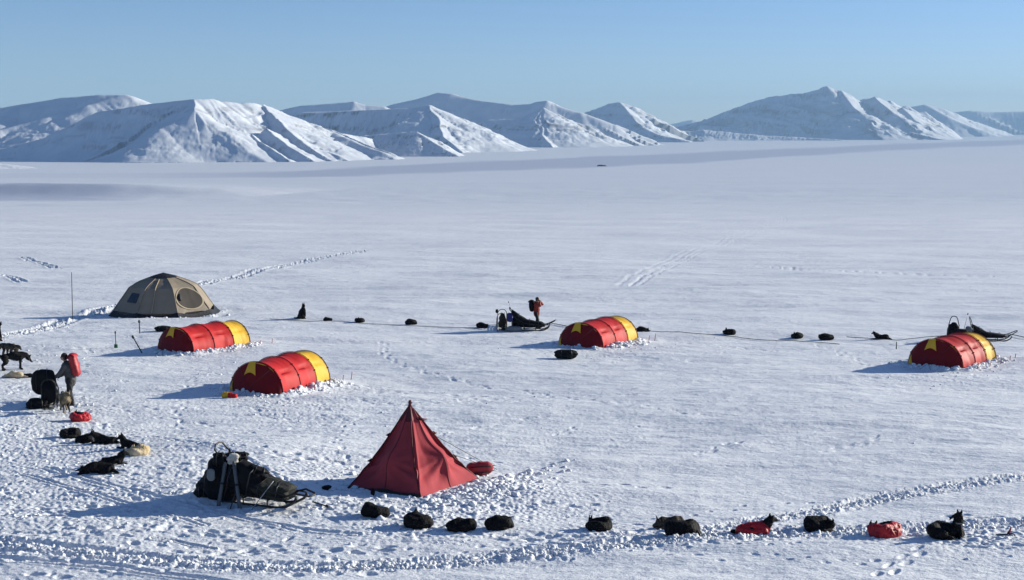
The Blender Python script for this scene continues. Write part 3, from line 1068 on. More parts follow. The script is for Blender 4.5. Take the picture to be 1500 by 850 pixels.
    mountain('tiny far blue peaks in the gap between mountains',
             [dict(pts=[(960, 190, 13500), (985, 180, 13400), (1012, 175, 13400), (1030, 178, 13400), (1070, 184, 13500)], sl=24, sr=24, rnd=0.0)],
             930, 1120, 12800, 14200, 50, 560, gully=0.12, rough=0.05, rockiness=0.3)
    mountain('low bright snow spit at the left shore of the fjord',
             [dict(pts=[(-200, 222, 2080), (-40, 233, 2080), (10, 240, 2070), (70, 247, 2060)], sl=9, sr=10, rnd=0.3)],
             -320, 140, 1900, 2250, 60, 590, gully=0.03, rough=0.02, rockiness=0.0)
# ================================================================== TENTS
def make_tunnel_tent(sd=0):
    L, W, H = TENT_L, TENT_W, TENT_H
    x0 = -L / 2
    poles = [x0, x0 + L * 0.36, x0 + L * 0.70, x0 + L * 0.985]
    hs = [0.97, 1.0, 1.02, 0.97]
    root = thing('tunnel_tent', '', 'tent', group='red and yellow tunnel tents on the snow')

    def arch(x, ph, k=1.0, h=1.0):
        c, s = math.cos(ph), math.sin(ph)
        return Vector((x, -c * W / 2 * k * (abs(s) ** 0.12 if False else 1), (max(0, s) ** 0.86) * H * h * k - 0.03))

    def bay(xa, xb, ha, hb, seed):
        def fn(u, v):
            x = xa + (xb - xa) * u
            sag = 1 - 0.055 * math.sin(PI * u) ** 0.9
            ph = PI * v
            p = arch(x, ph, 1.0, (ha + (hb - ha) * u))
            n = mnoise.noise(Vector((x * 2.1, ph * 2.3, seed))) * 0.030 + mnoise.noise(Vector((x * 6, ph * 2.5, seed + 4))) * 0.016
            n *= math.sin(PI * u)
            # pull creases running from the guy points
            for gph in (0.62, PI - 0.62):
                n -= 0.055 * math.exp(-((ph - gph - 0.10 * math.sin(PI * u)) / 0.05) ** 2) * math.sin(PI * u)
            k = sag + n
            return (p.x, p.y * k, (p.z + 0.03) * k - 0.03)
        return fn
    b = MB()
    b.grid(bay(poles[0], poles[1], hs[0], hs[1], 1 + sd), 18, 40)
    b.grid(bay(poles[1], poles[2], hs[1], hs[2], 2 + sd), 18, 40)
    b.build('red_canopy', M['tent_red'], root)
    b = MB()
    b.grid(bay(poles[2], poles[3], hs[2], hs[3], 3 + sd), 16, 40)
    b.build('yellow_canopy', M['tent_yellow'], root)

    def endcap(x, h, depth, sgn):
        def fn(u, v):
            ph = PI * v
            a = arch(x, ph, 0.995, h)
            z = a.z * (1 - u)
            bulge = depth * (u ** 0.8) * max(0, math.sin(ph)) ** 0.7
            wr = 0.02 * mnoise.noise(Vector((a.y * 3, z * 3, x + sd))) + 0.01 * mnoise.noise(Vector((a.y * 9, z * 4, x + sd)))
            return (x - sgn * (bulge + wr), a.y * (1 - 0.02 * u), max(z, -0.03))
        return fn
    b = MB()
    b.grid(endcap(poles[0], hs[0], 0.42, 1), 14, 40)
    b.build('door_panel', M['tent_red_shaded'], root)
    b = MB()
    b.grid(endcap(poles[3], hs[3], 0.45, -1), 14, 40)
    b.build('rear_panel', M['tent_red'], root)
    # yellow storm vent on the door
    cap = endcap(poles[0], hs[0], 0.42, 1)

    def door_pt(y, z, off):
        v = math.acos(max(-1, min(1, -y / (W / 2)))) / PI
        za = arch(poles[0], PI * v, 0.995, hs[0]).z
        u = max(0, min(1, 1 - z / max(za, 0.05)))
        p = Vector(cap(u, v))
        return Vector((p.x - off, y, z))

    def flap(u, v):
        top = H * 0.955
        bot = H * (0.61 - 0.04 * (2 * v - 1) ** 2 + 0.045 * math.sin(PI * v))
        z = top + (bot - top) * u
        half = 0.13 + 0.12 * u
        return door_pt(0.13 + (v - 0.5) * 2 * half, z, 0.03 + 0.05 * u)
    b = MB()
    b.grid(flap, 8, 10)
    o = b.build('vent_flap', M['tent_yellow'], root)
    b = MB()

    def corner(u, v):
        z = 0.0 + 0.50 * u
        y = W / 2 * 0.985 - 0.02 - (0.30 * (1 - u)) * v - 0.14 * u * u
        return door_pt(y, z, 0.012)
    b.grid(corner, 8, 5)
    b.build('corner_panel', M['tent_yellow'], root)
    # piping that edges the door on the sunny side
    b = MB()
    b.tube([Vector((poles[0] - 0.012, 0, 0)) + Vector((0, arch(0, PI * (0.03 + 0.55 * i / 20), 0.955, hs[0]).y, arch(0, PI * (0.03 + 0.55 * i / 20), 0.955, hs[0]).z)) for i in range(21)], 0.022, 5)
    b.build('door_piping', M['tent_yellow'], root)
    for x, h, k in zip(poles, hs, (1.012, 1.012, 1.016, 1.012)):
        b = MB()
        b.tube([arch(x, PI * i / 36, k, h) for i in range(37)], 0.011, 6)
        # tabs where the guy lines tie on
        for ph in (0.45, 0.85, PI - 0.45, PI - 0.85):
            b.ball(arch(x, ph, 1.02, h), 0.035, (1, 1, 0.8), 8, 5)
        b.build('pole_sleeve', M['sleeve'], root)
    # side vents
    for xa, xb in ((poles[0], poles[1]), (poles[1], poles[2])):
        xm = xa + (xb - xa) * 0.45
        f = bay(xa, xb, 1, 1.01, 1 + sd)
        b = MB()

        def vent(u, v):
            p = Vector(f(0.25 + 0.45 * u, (0.60 + 0.05 * v * math.sin(PI * u)) / PI))
            n = Vector((0, p.y, p.z * 0.8)).normalized()
            return p + n * (0.012 + 0.05 * math.sin(PI * u) * (1 - v))
        b.grid(vent, 10, 4)
        b.build('side_vent', M['tent_yellow'] if False else M['tent_red'], root)
    # guy lines
    for x, sx, h in ((poles[0], -1, hs[0]), (poles[3], 1, hs[3])):
        for sy in (-1, 1):
            a = arch(x, PI / 2 - sy * 0.65, 1.01, h)
            e = Vector((x + sx * 1.1, a.y * 1.0 + sy * 0.9, 0.03))
            b = MB()
            b.tube([a, e], 0.006, 4)
            b.build('guy_line', M['rope'], root)
    for (px_, py_) in ((poles[0] + 0.3, -W / 2 - 0.45), (poles[1], -W / 2 - 0.55), (poles[2] - 0.2, -W / 2 - 0.6), (poles[3] + 0.1, -W / 2 - 0.5), (poles[3] + 1.1, -W / 2 - 0.4)):
        b = MB()
        b.tube([(px_, py_, -0.05), (px_ + 0.05, py_ - 0.03, 0.30)], 0.014, 5)
        b.build('peg', M['red_plastic'], root)
    return root


tent_labels = ['red tunnel tent with a yellow end pitched in front of the beige dome tent',
               'red tunnel tent with a yellow end on open snow, nearest tunnel tent to the camera',
               'red and yellow tunnel tent beside the person in the red jacket',
               'sunlit pinkish red tunnel tent with a yellow end in front of two parked sleds']
for i, (px, py, a) in enumerate(TENTS):
    o = make_tunnel_tent(i * 13.7)
    x, y = at(px, py)
    o.location = (x, y, float(base_z(x, y)) + 0.0)
    o.rotation_euler = (-math.atan(SLOPE) * math.cos(0), 0, 0)
    o.rotation_mode = 'XYZ'
    m = Matrix.Rotation(-math.atan(SLOPE), 3, 'X') @ Matrix.Rotation(R(a), 3, 'Z')
    o.rotation_euler = m.to_euler()
    o.scale = ((1, 1, 1), (0.97, 0.98, 1.02), (1.04, 1.06, 1.02), (0.95, 1.08, 1.03))[i]
    o['label'] = tent_labels[i]


def make_pyramid():
    root = thing('pyramid_tent', 'large faded red pyramid tent with a dark cap standing near the front row of dogs', 'tent', (PYR_C[0], PYR_C[1], ground_under(PYR_C[0], PYR_C[1], 1.0) - 0.03))
    O = Vector(root.location)
    l, f, r = [Vector((p[0], p[1], float(base_z(*p)) - 0.02)) - O for p in PYR]
    bk = l + r - f
    apex = Vector((at(600, 708)[0] - O.x, PYR_C[1] - O.y, 2.07))
    apex.x = (600 - 750) / F * (PYR_C[1] + 0.25) / CP * 1.0 - O.x

    def face(a, b, seed, folds):
        def fn(u, v):
            # u from base 0 to top 1, v across
            p0 = a.lerp(b, v)
            # edges curve inwards a little below mid height
            p = p0.lerp(apex, u)
            n = (b - a).cross(apex - a).normalized()
            cent = (l + r) / 2
            if n.dot(a - cent) < 0:
                n = -n
            wdt = 4 * v * (1 - v) * (1 - u)
            inward = 0.10 * math.sin(PI * min(1, u * 1.05)) ** 1.2 + 0.07 * wdt * math.sin(PI * u)
            p = p - n * inward * 0.8
            # mid seam held out by a guy point at a third of the height
            t = abs(v - folds) / 0.5
            g = math.exp(-((u - 0.34) / 0.17) ** 2)
            p = p + n * (0.24 * g * max(0, 1 - t * 1.3) + 0.12 * max(0, 1 - t * 2.0) * math.sin(PI * min(1, u)) )
            # creases radiating from the tie point
            ang = math.atan2((u - 0.34) * 2.2, v - folds)
            rad_ = math.hypot((u - 0.34) * 2.2, v - folds)
            p = p + n * 0.036 * math.sin(ang * 9 + seed) * math.exp(-((rad_ - 0.33) / 0.26) ** 2) * (1 if u < 0.34 else 0.35)
            p = p + n * (0.03 * mnoise.noise(Vector((v * 3.2, u * 3, seed))) + 0.014 * mnoise.noise(Vector((v * 9, u * 4, seed))))
            return p
        return fn
    for nm, a, b, sd, fo in (('wall_panel', l, f, 1.3, 0.48), ('wall_panel', f, r, 2.7, 0.52), ('wall_panel', r, bk, 4.1, 0.5), ('wall_panel', bk, l, 6.0, 0.5)):
        g = MB()
        g.grid(face(a, b, sd, fo), 44, 40)
        g.build(nm, M['pyr'], root)
    # corner seams, slightly proud, with short loops standing out
    for a in (l, f, r, bk):
        g = MB()
        fl = face(a, f if a is l else (r if a is f else (bk if a is r else l)), 1.3, .5)
        pts = [Vector(fl(i / 24, 0.0)) for i in range(25)]
        g.tube(pts, 0.018, 6)
        g.build('corner_seam', M['pyr_cap'], root)
        for t in (0.36, 0.66):
            q = Vector(fl(t, 0))
            d = Vector((q.x - apex.x, q.y - apex.y, 0)).normalized()
            t2 = MB()
            t2.loft([[q + Vector((0, 0, 0.05)), q + Vector((0.012, 0, 0)), q + Vector((0, 0, -0.07))], [q + d * 0.11 + Vector((0, 0, -0.01)), q + d * 0.11 + Vector((0.008, 0, -0.015)), q + d * 0.11 + Vector((0, 0, -0.02))]])
            t2.build('tie_tab', M['pyr_cap'], root)
    # mid seams of the panels
    for a, b, sd_, fo in ((l, f, 1.3, 0.48), (f, r, 2.7, 0.52)):
        for vv in (0.5,):
            g = MB()
            fn_ = face(a, b, sd_, fo)
            nn = (b - a).cross(apex - a).normalized()
            if nn.dot(a - (l + r) / 2) < 0:
                nn = -nn
            g.tube([Vector(fn_(0.02 + 0.93 * i / 28, vv)) + nn * 0.004 for i in range(29)], 0.009, 5)
            g.build('panel_seam', M['pyr_cap'], root)
    # dark cap over the top
    g = MB()

    def capfn(u, v):
        cs = [l, f, r, bk, l]
        k = min(3, int(v * 4))
        w = v * 4 - k
        h = 0.83 + 0.165 * u
        p0 = face(cs[k], cs[k + 1], 1, .5)(h, w)
        d = Vector((p0[0] - apex.x, p0[1] - apex.y, 0))
        d = d.normalized() * 0.02 if d.length > 1e-4 else d
        drop = 0.05 * abs(math.sin(4 * PI * v)) * (1 - u)
        return Vector(p0) + d - Vector((0, 0, drop))
    g.grid(capfn, 8, 40)
    g.build('cap', M['pyr_cap'], root)
    g = MB()
    g.tube([apex + Vector((0, 0, -0.08)), apex + Vector((0, 0, 0.02)), apex + Vector((0.01, 0, 0.05)), apex + Vector((0, 0, 0.12))], [0.07, 0.035, 0.055, 0.03], 8)
    g.build('peak_knot', M['pyr_cap'], root)
    # raised hood of the vent on the sunny side
    g = MB()
    q = Vector(face(f, r, 2.7, .52)(0.815, 0.62))
    g.loft([[q + Vector((-.12, -.03, .12)), q + Vector((-.03, -.12, .02)), q + Vector((0.02, 0, .02))],
            [q + Vector((.10, .05, .03)), q + Vector((.12, -.04, -.02)), q + Vector((.11, .06, -.03))],
            [q + Vector((.20, .06, .02)), q + Vector((.20, .04, .0)), q + Vector((.2, .07, .0))]])
    g.build('vent_hood', M['pyr_cap'], root)
    # valance along the ground
    for a, b in ((l, f), (f, r)):
        g = MB()
        d = (b - a).normalized()
        nrm = Vector((d.y, -d.x, 0))

        def val(u, v):
            h = (0.15 + 0.05 * mnoise.noise(Vector((v * 5, 1, a.x)))) * (1 if a is l else 0.35 + 0.3 * v)
            return a.lerp(b, v) + nrm * (0.035 + 0.10 * (1 - u)) + Vector((0, 0, -0.04 + h * u)) - Vector((0, 0, 0)) + ((l + r) / 2 - a.lerp(b, v)) * 0.035 * u
        g.grid(val, 4, 24)
        g.build('valance', M['valance'], root)
    # guy lines to the right
    for p, e in ((face(f, r, 2.7, .52)(0.62, 0.98), at(728, 686)), (face(f, r, 2.7, .52)(0.36, 1.0), at(716, 681))):
        g = MB()
        ee = Vector((e[0], e[1], ground_at(*e) + 0.02)) - O
        if e[1] > 0 and p:
            g.tube([p, ee], 0.007, 4)
        g.build('guy_line', M['rope'], root)
    return root


make_pyramid()


def make_dome():
    x, y = DOME
    root = thing('dome_tent', 'large beige dome tent with black skirt and an open round door', 'tent', (x, y, ground_under(x, y, 2) - 0.05), R(0))
    RB = 3.42
    H = 2.62
    n = 8
    az0 = R(-62)
    prof = [(0.0, 1.0), (0.16, 0.945), (0.32, 0.875), (0.47, 0.80), (0.61, 0.71), (0.685, 0.585), (0.76, 0.45), (0.835, 0.31), (0.915, 0.17), (1.02, 0.0)]

    def pr(t):
        i = min(int(t * 9), 8)
        w = t * 9 - i
        a, b = prof[i], prof[i + 1]
        return a[0] + (b[0] - a[0]) * w, a[1] + (b[1] - a[1]) * w

    def surf(t, az, off=0.0):
        q = ((az - az0) / (2 * PI / n)) % 1.0
        poly = math.cos(PI / n) / math.cos((q - 0.5) * 2 * PI / n)
        sag = 1 - 0.035 * math.sin(PI * q) * math.sin(PI * min(1, t * 1.1))
        rr_, zz = pr(t)
        ang = ss(0.05, 0.3, np.array(t))
        k = (1 - ang) * 1 + ang * poly
        wr = 0.045 * mnoise.noise(Vector((az * 2.5, t * 4, 2.0))) + 0.02 * mnoise.noise(Vector((az * 8, t * 5, 5.0)))
        rad_ = rr_ * RB * float(k) * sag + off + wr * min(1, t * 3)
        return Vector((math.cos(az) * rad_, math.sin(az) * rad_ * 0.96, zz * H))
    tsk = 0.885           # where the skirt starts
    g = MB()
    g.grid(lambda u, v: surf(u * 0.88, az0 + v * 2 * PI), 36, 128)
    g.build('canopy', M['beige'], root)
    g = MB()

    def skirt(u, v):
        az = az0 + v * 2 * PI
        q = (v * n) % 1.0
        top = 0.865 + 0.045 * math.sin(PI * q)
        t = top + (1.0 - top) * u
        return surf(t, az, 0.05 + 0.09 * u * u)
    g.grid(skirt, 8, 128)
    g.build('skirt', M['skirt'], root)
    # seams over the poles
    for k in range(n):
        az = az0 + k * 2 * PI / n
        g = MB()
        g.tube([surf(0.06 + 0.80 * i / 24, az, 0.02) for i in range(25)], 0.026 if k != 0 else 0.032, 6)
        g.build('pole_seam', M['beige'], root)
    g = MB()
    g.grid(lambda u, v: surf(0.17 * u, az0 + v * 2 * PI, 0.03) + Vector((0, 0, 0.03)), 4, 32)
    g.build('cap', M['skirt'], root)
    g = MB()
    g.tube([surf(0.20 + 0.66 * i / 24, R(-91), 0.045) for i in range(25)], 0.03, 6)
    g.build('zip_seam', M['beige_light'], root)
    # window on the left of the middle seam
    step = 2 * PI / n
    g = MB()
    g.grid(lambda u, v: surf(0.545 + 0.165 * u, R(-137) + R(20) * v, 0.035), 6, 6)
    w = g.build('window', M['win'], root)
    # door on the sunny right panel: arched opening, dark netting, pale surround
    azc = R(-38)

    def oval(s, a, off):
        dt = 0.185 * s * math.sin(a)
        da = 0.36 * s * math.cos(a)
        return surf(0.64 + dt, azc + da, off)
    g = MB()
    g.grid(lambda u, v: oval(0.02 + 0.98 * u, 2 * PI * v, 0.045), 6, 40)
    d = g.build('door', M['pyr_cap'] if False else M['win'], root)
    d.data.materials.clear()
    d.data.materials.append(mat('dark door netting', (0.045, 0.036, 0.030), 0.8))
    g = MB()
    g.grid(lambda u, v: oval(1.0 + 0.09 * u, 2 * PI * v, 0.05), 2, 40)
    g.build('door_surround', M['beige_light'], d)
    g = MB()
    g.tube([oval(0.8, PI * 0.99 - 0.2 + i * 0.12, 0.07) for i in range(8)], [0.05, 0.09, 0.1, 0.11, 0.1, 0.09, 0.07, 0.04], 8)
    g.build('rolled_flap', M['skirt'], d)
    return root


make_dome()


# ================================================================== SLED DOGS
FUR = {'black': 'fur_black', 'grey': 'fur_grey', 'tan': 'fur_tan', 'cream': 'fur_cream'}


def head(g, c, aim, s=1.0, ears=True, up=Vector((0, 0, 1)), earh=0.085):
    c = Vector(c)
    aim = Vector(aim).normalized()
    side = up.cross(aim).normalized()
    u2 = aim.cross(side).normalized()
    g.ball(c, 0.088 * s, (1, 1, 0.95))
    g.capsule(c + aim * 0.05 * s, c + aim * 0.17 * s - u2 * 0.025 * s, 0.058 * s, 0.032 * s)
    g.ball(c + side * 0.05 * s - u2 * 0.03 * s, 0.055 * s)
    g.ball(c - side * 0.05 * s - u2 * 0.03 * s, 0.055 * s)
    if ears:
        for sg in (-1, 1):
            b0 = c + side * sg * 0.055 * s + u2 * 0.055 * s - aim * 0.02 * s
            g.capsule(b0, b0 + u2 * earh * s + side * sg * 0.012 * s, 0.032 * s, 0.012 * s)
    return c + aim * 0.175 * s - u2 * 0.02 * s


def dog_parts(pose):
    """closed capsules for one dog, metres, on z = 0"""
    g, coat = MB(), MB()
    nose = collar = None
    if pose == 'curled':
        R0 = 0.175
        pts = [Vector((R0 * 1.12 * math.cos(a), R0 * math.sin(a), 0.135)) for a in np.linspace(R(215), R(-20), 9)]
        g.chain(pts, [0.145, 0.16, 0.155, 0.14, 0.135, 0.14, 0.145, 0.135, 0.11])
        g.ball((-0.02, 0, 0.135), 0.20, (1.15, 1, 0.85))
        g.ball((-0.13, 0.03, 0.165), 0.145)
        g.ball((0.0, -0.12, 0.07), 0.15, (1.4, 1, 0.7))
        nose = head(g, (0.13, -0.13, 0.21), (-0.9, -0.35, -0.30), 0.92, True, Vector((0.1, -0.15, 1)), 0.085)
        g.chain([Vector((-0.20, -0.12, 0.08)), Vector((-0.05, -0.27, 0.07)), Vector((0.12, -0.29, 0.06))], [0.06, 0.065, 0.04])
        coat.chain(pts[1:8], [0.168, 0.172, 0.16, 0.155, 0.16, 0.165, 0.155])
        coat.ball((0, 0, 0.11), 0.16, (1.2, 1, 0.9))
    elif pose == 'loaf':
        pts = [Vector((-0.24, 0.02, 0.14)), Vector((-0.10, 0.06, 0.15)), Vector((0.06, 0.06, 0.15)), Vector((0.20, 0.0, 0.14)), Vector((0.24, -0.10, 0.11))]
        g.chain(pts, [0.135, 0.15, 0.15, 0.145, 0.10])
        g.chain([Vector((-0.26, -0.08, 0.08)), Vector((-0.12, -0.16, 0.07)), Vector((0.05, -0.18, 0.06))], [0.09, 0.085, 0.06])
        g.capsule((-0.12, -0.02, 0.13), (0.12, -0.06, 0.145), 0.16, 0.165)
        g.ball((0.14, 0.02, 0.17), 0.15)
        nose = head(g, (0.22, -0.08, 0.20), (0.3, -0.9, -0.55), 0.88, _dogn % 2 == 0, Vector((0.2, 0, 1)), 0.06)
        coat.chain(pts[:4], [0.15, 0.165, 0.165, 0.16])
        coat.capsule((-0.15, -0.02, 0.11), (0.18, -0.06, 0.10), 0.14, 0.13)
    elif pose == 'alert':       # curled body, head raised and turned back over the flank (-x)
        pts = [Vector((0.22 * 1.1 * math.cos(a), 0.19 * math.sin(a), 0.13)) for a in np.linspace(R(230), R(10), 8)]
        g.chain(pts, [0.13, 0.15, 0.15, 0.14, 0.135, 0.14, 0.15, 0.14])
        g.ball((0, 0, 0.09), 0.16, (1.25, 1, 0.8))
        g.chain([Vector((0.22, 0.02, 0.16)), Vector((0.25, 0.0, 0.30)), Vector((0.23, -0.01, 0.42))], [0.135, 0.105, 0.085])
        nose = head(g, (0.19, -0.02, 0.47), (-1, -0.15, -0.12), 0.98)
        collar = (Vector((0.245, 0, 0.33)), 0.103, Vector((-0.1, 0, 1)))
        g.chain([Vector((0.24, -0.10, 0.07)), Vector((0.16, -0.26, 0.04))], [0.055, 0.038])
        g.chain([Vector((-0.14, -0.14, 0.07)), Vector((0.02, -0.25, 0.05))], [0.06, 0.04])
    elif pose == 'headup':      # lying on the belly, head up, facing +x
        g.chain([Vector((-0.34, 0, 0.14)), Vector((-0.15, 0.01, 0.16)), Vector((0.05, 0, 0.18)), Vector((0.20, 0, 0.20))], [0.135, 0.14, 0.145, 0.14])
        g.chain([Vector((0.19, 0, 0.22)), Vector((0.27, 0, 0.32)), Vector((0.31, 0, 0.37))], [0.145, 0.12, 0.10])
        nose = head(g, (0.345, 0, 0.40), (1, 0.12, -0.25), 1.02)
        collar = (Vector((0.27, 0, 0.32)), 0.125, Vector((0.6, 0, 1)))
        for s in (-1, 1):
            g.chain([Vector((0.18, s * 0.11, 0.10)), Vector((0.14, s * 0.13, 0.04)), Vector((0.42, s * 0.12, 0.03))], [0.06, 0.04, 0.03])
            g.chain([Vector((-0.30, s * 0.11, 0.12)), Vector((-0.12, s * 0.17, 0.07)), Vector((-0.05, s * 0.17, 0.03))], [0.09, 0.055, 0.03])
        g.chain([Vector((-0.42, 0.05, 0.10)), Vector((-0.56, 0.14, 0.05)), Vector((-0.50, 0.28, 0.04))], [0.055, 0.05, 0.03])
    elif pose == 'headlow':     # lying, chin nearly down, facing +x
        g.chain([Vector((-0.36, 0, 0.13)), Vector((-0.15, 0.01, 0.16)), Vector((0.05, 0, 0.17)), Vector((0.20, 0, 0.16)), Vector((0.32, 0, 0.15))], [0.13, 0.145, 0.15, 0.13, 0.09])
        nose = head(g, (0.40, 0, 0.15), (1, 0.1, -0.25), 0.92)
        for s in (-1, 1):
            g.chain([Vector((0.18, s * 0.11, 0.08)), Vector((0.46, s * 0.11, 0.03))], [0.05, 0.03])
            g.chain([Vector((-0.30, s * 0.11, 0.11)), Vector((-0.12, s * 0.16, 0.06))], [0.09, 0.05])
        g.chain([Vector((-0.46, 0.05, 0.08)), Vector((-0.60, 0.16, 0.05))], [0.05, 0.03])
        coat.chain([Vector((-0.25, 0, 0.14)), Vector((0.18, 0, 0.165))], [0.15, 0.155])
    elif pose == 'sit':         # sitting upright facing +x
        g.chain([Vector((-0.14, 0, 0.15)), Vector((-0.06, 0, 0.32)), Vector((0.03, 0, 0.48)), Vector((0.06, 0, 0.60))], [0.15, 0.145, 0.13, 0.10])
        g.chain([Vector((0.06, 0, 0.60)), Vector((0.07, 0, 0.70))], [0.095, 0.08])
        nose = head(g, (0.09, 0, 0.755), (0.5, 0.8, -0.05), 0.95)
        for s in (-1, 1):
            g.chain([Vector((0.06, s * 0.09, 0.44)), Vector((0.11, s * 0.09, 0.20)), Vector((0.11, s * 0.09, 0.04)), Vector((0.16, s * 0.09, 0.03))], [0.07, 0.045, 0.032, 0.034])
            g.chain([Vector((-0.12, s * 0.12, 0.14)), Vector((0.05, s * 0.15, 0.14)), Vector((-0.06, s * 0.15, 0.04)), Vector((0.06, s * 0.15, 0.03))], [0.10, 0.075, 0.04, 0.034])
        g.chain([Vector((-0.24, 0, 0.08)), Vector((-0.36, 0.05, 0.05)), Vector((-0.42, 0.16, 0.05))], [0.055, 0.05, 0.03])
    elif pose in ('stand', 'graze'):
        g.chain([Vector((-0.30, 0, 0.50)), Vector((-0.08, 0, 0.49)), Vector((0.12, 0, 0.47)), Vector((0.26, 0, 0.48))], [0.118, 0.118, 0.145, 0.145])
        if pose == 'stand':
            g.chain([Vector((0.28, 0, 0.52)), Vector((0.40, 0, 0.63)), Vector((0.44, 0, 0.68))], [0.125, 0.095, 0.085])
            nose = head(g, (0.48, 0, 0.71), (1, 0.2, -0.2), 0.95)
            collar = (Vector((0.37, 0, 0.605)), 0.105, Vector((0.75, 0, 0.7)))
        else:
            g.chain([Vector((0.28, 0, 0.50)), Vector((0.43, 0, 0.46)), Vector((0.50, 0, 0.40))], [0.125, 0.095, 0.085])
            nose = head(g, (0.54, 0.0, 0.36), (0.75, 0.1, -0.65), 0.95)
        for s in (-1, 1):
            g.chain([Vector((0.24, s * 0.09, 0.42)), Vector((0.21, s * 0.10, 0.28)), Vector((0.235, s * 0.10, 0.15)), Vector((0.23, s * 0.10, 0.04)), Vector((0.28, s * 0.10, 0.028))], [0.085, 0.052, 0.036, 0.03, 0.034])
            dx = 0.03 * s
            g.chain([Vector((-0.30, s * 0.08, 0.46)), Vector((-0.22 + dx, s * 0.105, 0.31)), Vector((-0.37 + dx, s * 0.10, 0.19)), Vector((-0.355 + dx, s * 0.10, 0.04)), Vector((-0.30 + dx, s * 0.10, 0.028))], [0.11, 0.07, 0.036, 0.03, 0.034])
        g.chain([Vector((-0.40, 0, 0.53)), Vector((-0.52, 0.02, 0.55)), Vector((-0.64, 0.05, 0.50)), Vector((-0.70, 0.06, 0.42))], [0.05, 0.06, 0.055, 0.03])
    elif pose == 'stretch':     # asleep on its side, stretched out, head towards +x
        g.chain([Vector((-0.40, 0, 0.12)), Vector((-0.15, 0, 0.15)), Vector((0.10, 0, 0.155)), Vector((0.28, 0, 0.14)), Vector((0.40, -0.03, 0.11))], [0.11, 0.14, 0.15, 0.12, 0.085])
        nose = head(g, (0.48, -0.05, 0.10), (0.95, -0.3, -0.1), 0.92)
        for s in (0, 1):
            g.chain([Vector((0.22, -0.10, 0.07 + .05 * s)), Vector((0.30, -0.25, 0.05 + .04 * s)), Vector((0.38, -0.38, 0.03))], [0.06, 0.038, 0.03])
            g.chain([Vector((-0.34, -0.08, 0.08 + .04 * s)), Vector((-0.22, -0.22, 0.06 + .04 * s)), Vector((-0.36, -0.36, 0.03))], [0.09, 0.05, 0.03])
        g.chain([Vector((-0.50, 0, 0.08)), Vector((-0.72, -0.05, 0.05))], [0.05, 0.03])
    return g, coat, nose, collar


_dogmesh = {}
_dogn = 0


def dog(pose, px, py, face, sc, label, fur='black', coat=None, collar=False, pale_chest=False, yaw_is_px=True, flat=1.0, loc=None):
    global _dogn
    _dogn += 1
    key = (pose, fur, _dogn)
    root = thing('sled_dog', label, 'dog', loc or spot(px, py, 0.25 * sc, 0.015), R(face), sc, 'sled dogs resting on the snow')
    root.scale = (sc, sc, sc * flat)
    g, ct, nose, cl = dog_parts(pose)
    if key in _dogmesh:
        b = link('body', _dogmesh[key], None, root)
    else:
        b = g.remesh('body', M[FUR[fur]], root, 0.0125, 0.017, 38.0, 1, None, 0.075, _dogn * 3.7)
        _dogmesh[key] = b.data
    n = MB()
    n.ball(nose, 0.017, (1, 1, 0.8), 8, 6)
    n.build('nose', M['black'], root)
    if coat:
        k2 = (pose, 'coat', _dogn)
        if k2 in _dogmesh:
            link('dog_coat', _dogmesh[k2], None, root)
        else:
            c = ct.remesh('dog_coat', M['red_cloth'], root, 0.014, 0.035, 9.0, 2, None, 0.075, _dogn * 3.7)
            _dogmesh[k2] = c.data
    if collar and cl:
        c0, r0, ax_ = cl
        ax_ = ax_.normalized()
        a = ax_.cross(Vector((0, 1, 0.1))).normalized()
        bb = ax_.cross(a)
        t = MB()
        t.loft([[c0 + ax_ * h + (a * math.cos(q) + bb * math.sin(q)) * (r0 + 0.012) for q in np.linspace(0, 2 * PI, 19)[:-1]] for h in (-0.014, 0.014)], cap=False)
        t.build('collar', M['grey_bag'], root)
    if pale_chest:
        t = MB()
        t.ball((0.315, 0, 0.24), 0.085, (0.7, 1.0, 1.5))
        t.build('pale_chest_fur', M['fur_pale'], root)
    return root


# front row, from the pyramid tent to the right
dog('loaf', 549, 758, 172, 0.98, 'black dog curled in a smooth round ball just below the pyramid tent')
dog('curled', 611, 771, 150, 1.02, 'black dog curled with small ears up and tail tip out, second in the front row')
dog('loaf', 676, 775, 12, 0.92, 'black dog curled flat below the snow heap, third in the front row')
dog('loaf', 732, 772, 20, 0.93, 'black dog curled and tilted up to the right, fourth in the front row')
dog('curled', 877, 772, 195, 0.92, 'black dog curled alone with two pricked ears, by itself mid front row')
dog('headlow', 981, 769, 196, 0.74, 'grey brown dog lying behind the bigger black dog', 'grey', flat=1.25)
dog('loaf', 1000, 784, 14, 1.12, 'large black dog curled in front of the grey brown dog')
dog('headup', 1108, 781, 8, 0.92, 'black dog in a red coat with its dark head raised at the right', coat=None, flat=0.9).name
dog('curled', 1201, 776, 10, 1.05, 'plain black dog curled between the two dogs in red coats')
dog('curled', 1293, 787, 196, 1.04, 'dog curled up in a folded red coat with only its dark head showing', coat=True)
dog('alert', 1387, 793, 0, 1.06, 'black dog with raised head and pricked ears looking left, end of the front row', collar=True)
